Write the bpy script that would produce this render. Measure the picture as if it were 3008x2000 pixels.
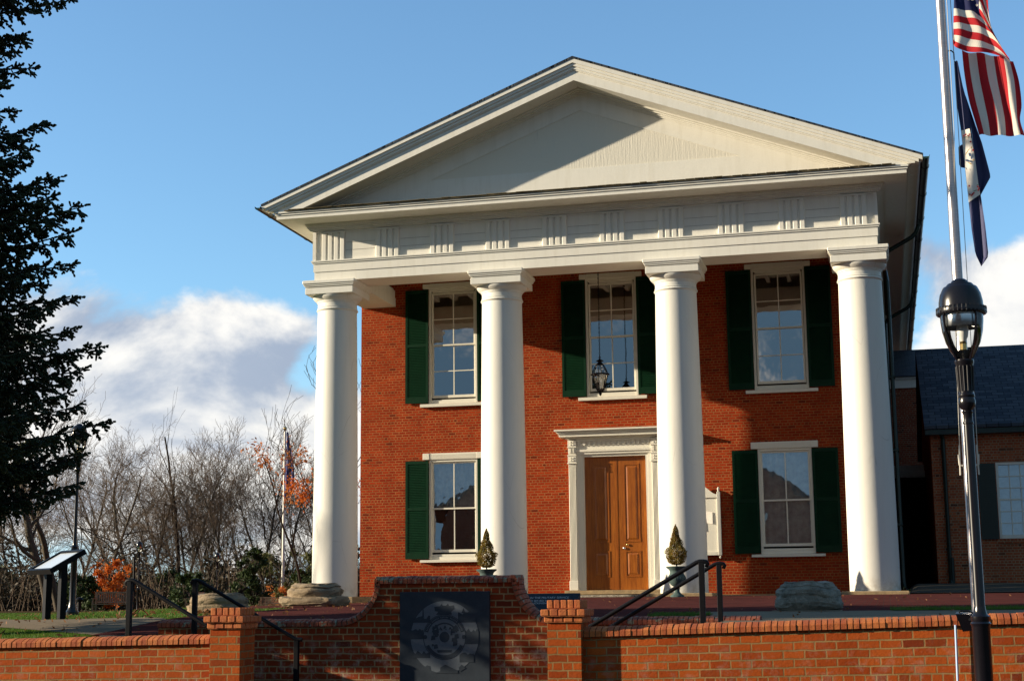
import bpy, math, random
import numpy as np
from mathutils import Vector, Matrix
R = math.radians
scene = bpy.context.scene
for o in list(bpy.data.objects): bpy.data.objects.remove(o)
col = scene.collection

# ------------------------------------------------------------------ camera
cam_d = bpy.data.cameras.new('camera'); cam = bpy.data.objects.new('camera', cam_d); col.objects.link(cam)
yaw, pit, rol = R(13.885), R(9.784), R(0.584)
F = Vector((-math.sin(yaw)*math.cos(pit), math.cos(yaw)*math.cos(pit), math.sin(pit)))
Rt = Vector((math.cos(yaw), math.sin(yaw), 0)); Up = Rt.cross(F)
R2 = Rt*math.cos(rol)-Up*math.sin(rol); U2 = Up*math.cos(rol)+Rt*math.sin(rol)
cam.matrix_world = Matrix(((R2.x, U2.x, -F.x, 6.593), (R2.y, U2.y, -F.y, -34.198), (R2.z, U2.z, -F.z, -0.049), (0, 0, 0, 1)))
cam_d.sensor_fit = 'HORIZONTAL'; cam_d.sensor_width = 36; cam_d.lens = 36*4388.8/3008
cam_d.clip_start = 0.1; cam_d.clip_end = 3000
scene.camera = cam

# ------------------------------------------------------------------ light
AZ, EL = 74.6, 14.7            # sun stands to the left and in front of the portico
sdir = Vector((-math.sin(R(AZ))*math.cos(R(EL)), -math.cos(R(AZ))*math.cos(R(EL)), math.sin(R(EL))))
sl = bpy.data.lights.new('sun', 'SUN'); so = bpy.data.objects.new('sun', sl); col.objects.link(so)
sl.energy = 5.0; sl.angle = R(0.6); sl.color = (1, 0.86, 0.64)
so.rotation_euler = sdir.to_track_quat('Z', 'Y').to_euler(); so.location = sdir*50
scene.view_settings.view_transform = 'Standard'; scene.view_settings.look = 'None'
scene.view_settings.exposure = 0.90; scene.view_settings.gamma = 1

class NT:
    """small helper to write node trees"""
    def __init__(s, nt): s.nt = nt; s.n = nt.nodes; s.l = nt.links
    def new(s, t, **k):
        n = s.n.new(t)
        for a, b in k.items(): setattr(n, a, b)
        return n
    def put(s, sock, v):
        if isinstance(v, bpy.types.NodeSocket): s.l.new(v, sock)
        elif isinstance(v, (tuple, list)) and len(v) == 3 and sock.type == 'RGBA': sock.default_value = (*v, 1)
        else: sock.default_value = v
    def math(s, op, a, b=0.0, c=0.0, clamp=False):
        n = s.new('ShaderNodeMath', operation=op, use_clamp=clamp)
        for i, v in enumerate((a, b, c)): s.put(n.inputs[i], v)
        return n.outputs[0]
    def mix(s, f, a, b, mode='MIX'):
        n = s.new('ShaderNodeMix', data_type='RGBA', blend_type=mode)
        s.put(n.inputs[0], f); s.put(n.inputs[6], a); s.put(n.inputs[7], b)
        return n.outputs[2]
    def noise(s, vec, scale, detail=4, rough=0.55, dist=0.0):
        n = s.new('ShaderNodeTexNoise'); s.put(n.inputs['Vector'], vec)
        n.inputs['Scale'].default_value = scale; n.inputs['Detail'].default_value = detail
        n.inputs['Roughness'].default_value = rough; n.inputs['Distortion'].default_value = dist
        return n.outputs['Fac']
    def ramp(s, f, a, b, smooth=False):
        n = s.new('ShaderNodeMapRange', clamp=True, interpolation_type='SMOOTHSTEP' if smooth else 'LINEAR')
        s.put(n.inputs[0], f); n.inputs[1].default_value = a; n.inputs[2].default_value = b
        return n.outputs[0]
    def mapping(s, vec, scale=(1, 1, 1), rot=(0, 0, 0), loc=(0, 0, 0)):
        n = s.new('ShaderNodeMapping'); s.put(n.inputs[0], vec)
        n.inputs['Scale'].default_value = scale; n.inputs['Rotation'].default_value = rot; n.inputs['Location'].default_value = loc
        return n.outputs[0]

# ------------------------------------------------------------------ sky
W = bpy.data.worlds.new('World'); scene.world = W; W.use_nodes = True
w = NT(W.node_tree); w.n.clear()
sky = w.new('ShaderNodeTexSky', sky_type='NISHITA'); sky.sun_disc = False
sky.sun_elevation = R(EL); sky.sun_rotation = math.atan2(sdir.x, sdir.y)
sky.air_density = 1.0; sky.dust_density = 0.6; sky.ozone_density = 2.2
hs = w.new('ShaderNodeHueSaturation'); hs.inputs['Saturation'].default_value = 1.0; hs.inputs['Value'].default_value = 1.0
w.l.new(sky.outputs[0], hs.inputs['Color'])
tc = w.new('ShaderNodeTexCoord'); sx = w.new('ShaderNodeSeparateXYZ'); w.l.new(tc.outputs['Generated'], sx.inputs[0])
azm = w.math('MULTIPLY', w.math('ARCTAN2', sx.outputs[0], sx.outputs[1]), 57.2958)
ele = w.math('MULTIPLY', w.math('ARCSINE', sx.outputs[2]), 57.2958)
def cvec(dx, dy):
    cb = w.new('ShaderNodeCombineXYZ')
    w.put(cb.inputs[0], w.math('MULTIPLY', w.math('ADD', azm, dx), 0.10)); w.put(cb.inputs[1], w.math('MULTIPLY', w.math('ADD', ele, dy), 0.15))
    cb.inputs[2].default_value = 3.7
    return cb.outputs[0]
def bump(f, c, h):     # 1 at c falling to 0 at c+-h
    return w.math('SUBTRACT', 1.0, w.math('DIVIDE', w.math('ABSOLUTE', w.math('SUBTRACT', f, c)), h))
n1 = w.noise(cvec(0, 0), 1.35, 9, 0.56, 0.25)
n2 = w.noise(cvec(-0.8, 1.3), 1.35, 7, 0.56, 0.25)
def cumulus(ca, ha, ce, he, k):
    return w.math('MULTIPLY', w.math('MINIMUM', w.math('MAXIMUM', bump(azm, ca, ha), 0.0), w.math('MAXIMUM', bump(ele, ce, he), 0.0)), k)
cov = cumulus(-27.5, 9.5, 6.6, 6.0, 1.0)
cov = w.math('MAXIMUM', cov, cumulus(-20, 10.0, 5.6, 5.4, 0.80))
cov = w.math('MAXIMUM', cov, cumulus(6.4, 7.5, 9.4, 5.4, 0.95))
cov = w.math('MAXIMUM', cov, cumulus(-24.2, 2.2, 14.4, 0.9, 0.26))
cov = w.math('MAXIMUM', cov, cumulus(-25, 14, 2.0, 4.0, 0.34))
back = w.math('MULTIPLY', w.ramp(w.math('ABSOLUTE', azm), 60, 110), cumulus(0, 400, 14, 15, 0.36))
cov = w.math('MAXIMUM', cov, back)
dens = w.math('ADD', w.math('MULTIPLY', w.math('SUBTRACT', n1, 0.5), 1.15), w.math('SUBTRACT', w.math('MULTIPLY', cov, 1.16), 0.28))
mask = w.ramp(dens, -0.03, 0.15, True)
lit = w.ramp(w.math('SUBTRACT', n1, n2), -0.16, 0.12, True)
thick = w.ramp(dens, 0.18, 0.75)
ccol = w.mix(lit, (0.44, 0.51, 0.65), (1.28, 1.22, 1.12))
ccol = w.mix(w.math('MULTIPLY', thick, 0.25), ccol, (0.70, 0.75, 0.86))
# pale air near the horizon
haze = w.ramp(ele, 11, -1, True)
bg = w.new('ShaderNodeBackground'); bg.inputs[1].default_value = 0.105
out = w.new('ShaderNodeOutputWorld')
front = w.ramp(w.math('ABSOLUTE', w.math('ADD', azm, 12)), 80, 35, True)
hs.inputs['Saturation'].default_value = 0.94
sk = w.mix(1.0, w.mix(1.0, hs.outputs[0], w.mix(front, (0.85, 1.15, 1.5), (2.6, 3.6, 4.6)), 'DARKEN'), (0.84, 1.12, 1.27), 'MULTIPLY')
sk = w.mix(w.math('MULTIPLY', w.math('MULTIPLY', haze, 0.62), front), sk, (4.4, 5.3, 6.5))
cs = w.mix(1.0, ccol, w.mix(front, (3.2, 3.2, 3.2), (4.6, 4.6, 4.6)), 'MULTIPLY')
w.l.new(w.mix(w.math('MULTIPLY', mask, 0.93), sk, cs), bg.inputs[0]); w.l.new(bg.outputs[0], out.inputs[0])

# ------------------------------------------------------------------ materials
def mat(name):
    m = bpy.data.materials.new(name); m.use_nodes = True
    t = NT(m.node_tree); p = t.n['Principled BSDF']
    return m, t, p
def setbump(t, p, h, dist=0.01, strength=1.0):
    b = t.new('ShaderNodeBump'); b.inputs['Strength'].default_value = strength; b.inputs['Distance'].default_value = dist
    t.put(b.inputs['Height'], h); t.l.new(b.outputs[0], p.inputs['Normal'])
def simple(name, c, rough=0.5, metal=0.0, var=0.0, vs=8.0, bumpd=0.0, bs=40.0, spec=0.5, obj=True):
    m, t, p = mat(name); tcn = t.new('ShaderNodeTexCoord').outputs['Object']
    p.inputs['Roughness'].default_value = rough; p.inputs['Metallic'].default_value = metal; p.inputs['Specular IOR Level'].default_value = spec
    if var:
        f = t.noise(tcn, vs, 5, 0.6)
        t.put(p.inputs['Base Color'], t.mix(t.ramp(f, 0.3, 0.7), tuple(x*(1-var) for x in c), tuple(min(1, x*(1+var)) for x in c)))
    else: p.inputs['Base Color'].default_value = (*c, 1)
    if bumpd: setbump(t, p, t.noise(tcn, bs, 4), bumpd)
    return m
def brickmat(name, c1, c2, dark, mortar, bw=.178, bh=.068, ms=.0085, header=6, bd=.006, rough=.85, uvrot=0, stain=0.35, spec=.07, salt=0, dk=.88):
    m, t, p = mat(name); tc = t.new('ShaderNodeTexCoord'); uv = tc.outputs['UV']; ob = tc.outputs['Object']
    if uvrot: uv = t.mapping(uv, rot=(0, 0, uvrot))
    wob = t.new('ShaderNodeVectorMath', operation='SCALE'); nn = t.new('ShaderNodeTexNoise'); t.put(nn.inputs['Vector'], uv); nn.inputs['Scale'].default_value = 9
    sb = t.new('ShaderNodeVectorMath', operation='SUBTRACT'); t.l.new(nn.outputs['Color'], sb.inputs[0]); sb.inputs[1].default_value = (.5, .5, .5)
    t.l.new(sb.outputs[0], wob.inputs[0]); wob.inputs['Scale'].default_value = .015
    ad = t.new('ShaderNodeVectorMath', operation='ADD'); t.put(ad.inputs[0], uv); t.l.new(wob.outputs[0], ad.inputs[1])
    b = t.new('ShaderNodeTexBrick'); t.l.new(ad.outputs[0], b.inputs['Vector'])
    b.offset = 0.5; b.offset_frequency = 2; b.squash = 0.5 if header else 1.0; b.squash_frequency = header or 2
    for k, v in (('Scale', 1), ('Mortar Size', ms), ('Mortar Smooth', .25), ('Bias', 0), ('Brick Width', bw), ('Row Height', bh)): b.inputs[k].default_value = v
    b.inputs['Color1'].default_value = (0, 0, 0, 1); b.inputs['Color2'].default_value = (1, 1, 1, 1); b.inputs['Mortar'].default_value = (.5, .5, .5, 1)
    f = b.outputs['Color']
    bc = t.mix(f, c1, c2)
    g = t.new('ShaderNodeSeparateColor'); t.l.new(f, g.inputs[0])
    bc = t.mix(t.ramp(g.outputs[0], dk, 1.0), bc, dark)
    big = t.noise(uv, .55, 5, .6); fine = t.noise(uv, 38, 4, .7)
    bc = t.mix(t.math('MULTIPLY', t.ramp(big, .42, .68), stain), bc, tuple(x*.55 for x in c1))
    bc = t.mix(t.math('MULTIPLY', t.ramp(fine, .5, .75), .35), bc, tuple(x*.62 for x in c1))
    mc = t.mix(t.ramp(t.noise(uv, 2.2, 4), .35, .65), mortar, tuple(x*.62 for x in mortar))
    fin = t.mix(b.outputs['Fac'], bc, mc)
    if salt:
        sz = t.new('ShaderNodeSeparateXYZ'); t.l.new(uv, sz.inputs[0]); band = t.ramp(t.math('ABSOLUTE', t.math('ADD', sz.outputs[1], .72)), .34, .05, True)
        fin = t.mix(t.math('MULTIPLY', t.math('MULTIPLY', band, t.ramp(t.noise(uv, 7, 6, .75), .50, .66)), salt), fin, (.42, .36, .30))
    t.put(p.inputs['Base Color'], fin)
    p.inputs['Roughness'].default_value = rough; p.inputs['Specular IOR Level'].default_value = spec
    h = t.math('ADD', t.math('MULTIPLY', b.outputs['Fac'], -1.0), t.math('MULTIPLY', fine, .45))
    setbump(t, p, h, bd)
    return m
M = {}
M['brick'] = brickmat('facade_brick', (.26, .023, .006), (.40, .047, .010), (.13, .016, .007), (.38, .15, .055), bh=.0682, bw=.182, ms=.0085, stain=.5)
M['brick_front'] = brickmat('garden_wall_brick', (.32, .052, .010), (.50, .108, .019), (.18, .03, .011), (.36, .21, .085), ms=.0072, bd=.008, stain=.35, salt=.25)
M['brick_mid'] = brickmat('monument_wall_brick', (.21, .033, .011), (.31, .056, .016), (.10, .022, .012), (.34, .22, .11), bd=.008, stain=.5, salt=.55)
M['brick_annex'] = brickmat('annex_brick', (.30, .066, .028), (.46, .13, .05), (.045, .026, .020), (.38, .27, .17), stain=.4, header=2)
M['brick_back'] = brickmat('rear_brick', (.25, .05, .025), (.34, .08, .035), (.12, .03, .02), (.36, .25, .17))
M['paving'] = brickmat('terrace_brick', (.095, .028, .026), (.14, .042, .036), (.05, .02, .02), (.075, .055, .05), bw=.2, bh=.1, ms=.006, header=0, bd=.003)
M['slate'] = brickmat('slate', (.030, .038, .055), (.088, .098, .118), (.018, .021, .030), (.004, .005, .007), bw=.30, bh=.19, ms=.010, header=0, bd=.014, rough=.55, stain=.2)
M['slate_small'] = brickmat('slate_small', (.045, .050, .062), (.085, .09, .10), (.03, .03, .04), (.012, .012, .015), bw=.26, bh=.15, ms=.008, header=0, bd=.012, rough=.6, stain=.2)
def paint(name, c, dirt=.25, cracks=True, rough=.55):
    m, t, p = mat(name); tc = t.new('ShaderNodeTexCoord').outputs['Object']
    st = t.noise(t.mapping(tc, (3, 3, .35)), 2.2, 5, .6)
    fi = t.noise(tc, 26, 5, .65)
    cc = t.mix(t.math('MULTIPLY', t.ramp(st, .48, .8), dirt), c, (c[0]*.62, c[1]*.58, c[2]*.48))
    cc = t.mix(t.math('MULTIPLY', t.ramp(fi, .60, .72), dirt*.8), cc, (c[0]*.6, c[1]*.57, c[2]*.5))
    t.put(p.inputs['Base Color'], cc); p.inputs['Roughness'].default_value = rough; p.inputs['Specular IOR Level'].default_value = .3
    h = t.math('ADD', t.math('MULTIPLY', fi, .5), t.noise(tc, 4.0, 3))
    setbump(t, p, h, .004 if cracks else .002, .6)
    return m
M['white'] = paint('white_paint', (.80, .775, .70))
M['column'] = paint('column_plaster', (.72, .70, .64), .16)
_m = M['column']; _t = NT(_m.node_tree); _p = _t.n['Principled BSDF']; _c = _p.inputs['Base Color'].links[0].from_socket; _tc = _t.new('ShaderNodeTexCoord').outputs['Object']
_s = _t.new('ShaderNodeSeparateXYZ'); _t.l.new(_tc, _s.inputs[0]); _f = _t.math('MULTIPLY', _t.ramp(_s.outputs[2], .45, .0, True), _t.ramp(_t.noise(_tc, 6, 5, .7), .42, .62))
_v = _t.new('ShaderNodeTexVoronoi', feature='DISTANCE_TO_EDGE'); _t.put(_v.inputs['Vector'], _t.mapping(_tc, (1, 1, .35))); _v.inputs['Scale'].default_value = 1.6
_k = _t.math('MULTIPLY', _t.ramp(_v.outputs['Distance'], .006, .0), _t.ramp(_t.noise(_tc, 1.2, 3), .52, .62))
_t.put(_p.inputs['Base Color'], _t.mix(_t.math('MULTIPLY', _k, .45), _t.mix(_t.math('MULTIPLY', _f, .55), _c, (.38, .30, .20)), (.36, .33, .28)))
M['trim'] = paint('window_paint', (.72, .69, .60), .15)
def boards():
    m, t, p = mat('flaking_boards'); tc = t.new('ShaderNodeTexCoord').outputs['Object']
    s = t.noise(t.mapping(tc, (9, 9, .5)), 3.0, 5, .7); f = t.noise(tc, 30, 4, .6)
    k = t.math('MULTIPLY', t.ramp(s, .60, .72), .4)
    t.put(p.inputs['Base Color'], t.mix(k, (.74, .70, .60), (.48, .46, .42))); p.inputs['Roughness'].default_value = .6
    setbump(t, p, t.math('ADD', s, t.math('MULTIPLY', f, .3)), .010, .8)
    return m
M['boards'] = boards()
M['green'] = simple('shutter_paint', (.003, .026, .011), .5, spec=.12, var=.15, vs=5)
M['gutter'] = simple('dark_green_gutter', (.010, .022, .018), .35, metal=.3, var=.3)
M['copper'] = simple('green_copper', (.16, .30, .20), .5)
M['iron'] = simple('black_iron', (.006, .006, .008), .5, spec=.12, var=.3, bumpd=.001)
M['gloss_black'] = simple('gloss_black', (.006, .005, .008), .24, spec=.5, var=.2)
M['alu'] = simple('brushed_aluminium', (.62, .57, .56), .26, metal=1.0)
def alu():
    m, t, p = mat('spun_aluminium'); tc = t.new('ShaderNodeTexCoord').outputs['Object']
    r = t.noise(t.mapping(tc, (1, 1, 60)), 2.0, 3, .7)
    t.put(p.inputs['Base Color'], t.mix(t.ramp(r, .3, .75), (.60, .56, .56), (.34, .30, .31)))
    p.inputs['Metallic'].default_value = .85; p.inputs['Roughness'].default_value = .32
    setbump(t, p, r, .0012, .5)
    return m
M['alu'] = alu()
def wood():
    m, t, p = mat('varnished_oak'); tc = t.new('ShaderNodeTexCoord').outputs['Object']
    g = t.noise(t.mapping(tc, (16, 16, .9)), 2.4, 6, .65, .6); b = t.noise(tc, 1.5, 2)
    c = t.mix(t.ramp(g, .35, .7), (.40, .125, .014), (.19, .048, .006)); c = t.mix(t.math('MULTIPLY', t.ramp(b, .45, .7), .4), c, (.20, .05, .007))
    t.put(p.inputs['Base Color'], c); p.inputs['Roughness'].default_value = .30; p.inputs['Specular IOR Level'].default_value = .6
    setbump(t, p, g, .001, .4)
    return m
M['wood'] = wood()
def stone(name, a, b, c, sc=5, bd=.03):
    m, t, p = mat(name); tc = t.new('ShaderNodeTexCoord').outputs['Object']
    f = t.noise(tc, sc, 8, .7); g = t.noise(tc, sc*6, 5, .7)
    cc = t.mix(t.ramp(f, .35, .65), a, b); cc = t.mix(t.math('MULTIPLY', t.ramp(g, .55, .7), .6), cc, c)
    t.put(p.inputs['Base Color'], cc); p.inputs['Roughness'].default_value = .9; p.inputs['Specular IOR Level'].default_value = .2
    setbump(t, p, t.math('ADD', f, t.math('MULTIPLY', g, .35)), bd)
    return m
M['stone_tan'] = stone('weathered_sandstone', (.34, .26, .17), (.20, .15, .10), (.10, .08, .06))
M['stone_grey'] = stone('lichened_greystone', (.40, .36, .29), (.18, .165, .135), (.20, .11, .06), 7, .05)
M['stone_slab'] = stone('door_stone', (.40, .28, .15), (.26, .19, .11), (.12, .10, .08), 6, .01)
M['concrete'] = stone('pebbled_concrete', (.25, .20, .145), (.19, .155, .115), (.12, .10, .08), 3, .004)
M['asphalt'] = stone('asphalt', (.055, .055, .056), (.045, .045, .045), (.08, .08, .08), 3, .003)
M['pave_grey'] = stone('old_flagstone', (.12, .11, .09), (.08, .075, .065), (.05, .05, .045), 3, .01)
M['granite'] = stone('dark_slate_stone', (.022, .030, .042), (.030, .040, .054), (.018, .024, .034), 6, .001)
M['granite'].node_tree.nodes['Principled BSDF'].inputs['Roughness'].default_value = .6
M['etch'] = stone('etched_slate', (.092, .108, .130), (.105, .122, .145), (.060, .074, .095), 5, .001)
M['etch_text'] = simple('pale_lettering', (.50, .50, .52), .7)
M['glasspale'] = simple('sign_panel_print', (.55, .60, .66), .25)
M['flag_blue'] = simple('flag_blue', (.030, .034, .110), .7, bumpd=.004, bs=30)
M['flag_red'] = simple('red_mark', (.50, .03, .03), .7)
M['flag_green'] = simple('green_mark', (.06, .16, .06), .7)
M['flag_gold'] = simple('gold_mark', (.55, .33, .06), .7)
M['flag_steel'] = simple('steel_blue_mark', (.10, .15, .25), .7)
M['flag_white'] = simple('flag_white', (.82, .76, .68), .7, bumpd=.004, bs=30)
M['brass'] = simple('brass', (.75, .52, .2), .25, metal=1)
M['chrome'] = simple('silver_lock', (.7, .7, .7), .2, metal=1)
M['bulb'] = simple('frosted_bulb', (.80, .78, .74), .3)
M['conduit'] = simple('pale_blue_conduit', (.42, .56, .78), .4)
M['urn'] = stone('bronze_green_urn', (.045, .075, .075), (.09, .13, .12), (.03, .04, .04), 14, .004)
M['rope'] = simple('rope', (.55, .52, .46), .9)
M['bench_wood'] = simple('weathered_teak', (.20, .15, .11), .8, var=.3)
M['bark'] = stone('grey_bark', (.105, .085, .062), (.055, .043, .032), (.03, .022, .018), 7, .03)
M['bark_dark'] = stone('dark_bark', (.050, .038, .028), (.028, .021, .016), (.02, .015, .01), 7, .03)
M['twig'] = simple('twigs', (.115, .076, .048), .85, var=.25, vs=3)
M['curtain'] = simple('net_curtain', (.62, .63, .63), .9, var=.25, vs=6, bumpd=.02, bs=12)
M['room'] = simple('dim_room', (.16, .12, .08), .9)
M['shadow_room'] = simple('passage_shade', (.012, .012, .012), .95, spec=.05)  # near-black colour stands in for the deep shade inside the passage
M['mulch'] = simple('leaf_mulch', (.07, .035, .02), .95, var=.5, vs=4)
def glass(name, dark, refl):
    m, t, p = mat(name); t.n.remove(p)
    tr = t.new('ShaderNodeBsdfTransparent'); tr.inputs[0].default_value = (*dark, 1)
    gl = t.new('ShaderNodeBsdfGlossy'); gl.inputs['Roughness'].default_value = .0; gl.inputs[0].default_value = (1, 1, 1, 1)
    fr = t.new('ShaderNodeFresnel'); fr.inputs[0].default_value = 1.5
    tc = t.new('ShaderNodeTexCoord').outputs['Object']
    b = t.new('ShaderNodeBump'); b.inputs['Distance'].default_value = .006; b.inputs['Strength'].default_value = .35
    t.put(b.inputs['Height'], t.noise(tc, 2.3, 2, .4)); t.l.new(b.outputs[0], gl.inputs['Normal'])
    f = t.math('ADD', fr.outputs[0], refl, clamp=True)
    mx = t.new('ShaderNodeMixShader'); t.put(mx.inputs[0], f); t.l.new(tr.outputs[0], mx.inputs[1]); t.l.new(gl.outputs[0], mx.inputs[2])
    t.l.new(mx.outputs[0], t.n['Material Output'].inputs[0])
    return m
M['pane'] = glass('window_glass', (.80, .82, .82), .34)
M['clear'] = glass('lamp_glass', (.93, .94, .94), .03)
def leafmat(name, a, b, trans=.35, var=.5):
    m, t, p = mat(name)
    ob = t.new('ShaderNodeTexCoord').outputs['Object']; wn = t.noise(ob, 2.2, 4, .7); w2 = t.noise(ob, 22, 2)
    f = t.math('ADD', t.math('MULTIPLY', wn, .5), t.math('MULTIPLY', w2, .5))
    t.put(p.inputs['Base Color'], t.mix(t.ramp(f, .36, .64), a, b)); p.inputs['Roughness'].default_value = .65; p.inputs['Specular IOR Level'].default_value = .25
    if trans:
        tl = t.new('ShaderNodeBsdfTranslucent'); t.put(tl.inputs[0], t.mix(t.ramp(f, .36, .64), a, b))
        mx = t.new('ShaderNodeMixShader'); mx.inputs[0].default_value = trans
        t.l.new(p.outputs[0], mx.inputs[1]); t.l.new(tl.outputs[0], mx.inputs[2]); t.l.new(mx.outputs[0], t.n['Material Output'].inputs[0])
    return m
M['spruce'] = leafmat('spruce_needles', (.010, .022, .010), (.040, .050, .016), .0)
M['topiary'] = leafmat('bronzed_conifer', (.26, .12, .025), (.17, .17, .03), .3)
M['leaf_orange'] = leafmat('orange_leaves', (.50, .09, .012), (.62, .20, .03), .4)
M['leaf_oak'] = leafmat('russet_leaves', (.42, .10, .02), (.55, .22, .05), .4)
M['leaf_brown'] = leafmat('brown_leaves', (.16, .07, .03), (.28, .13, .05), .3)
M['leaf_dark'] = leafmat('evergreen_leaves', (.018, .034, .010), (.055, .085, .022), .2)
M['leaf_olive'] = leafmat('olive_leaves', (.05, .055, .018), (.13, .13, .035), .25)
M['grass_blade'] = leafmat('grass_blades', (.055, .12, .015), (.12, .20, .03), .3)
def groundmat():
    m, t, p = mat('lawn_soil'); tc = t.new('ShaderNodeTexCoord').outputs['Object']
    f = t.noise(tc, .6, 6, .6); g = t.noise(tc, 14, 5, .7)
    c = t.mix(t.ramp(f, .4, .65), (.045, .095, .014), (.085, .13, .022)); c = t.mix(t.math('MULTIPLY', t.ramp(g, .56, .68), .6), c, (.16, .09, .03))
    sp = t.new('ShaderNodeSeparateXYZ'); t.l.new(tc, sp.inputs[0])
    c = t.mix(t.ramp(t.math('ADD', sp.outputs[1], t.math('MULTIPLY', f, 10)), 21, 27), c, (.075, .05, .03))
    t.put(p.inputs['Base Color'], c); p.inputs['Roughness'].default_value = .95; p.inputs['Specular IOR Level'].default_value = .1
    setbump(t, p, g, .03)
    return m
M['ground'] = groundmat()
for k_ in ('concrete', 'paving', 'ground', 'pave_grey', 'asphalt'): M[k_].node_tree.nodes['Principled BSDF'].inputs['Specular IOR Level'].default_value = 0.0

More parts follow.
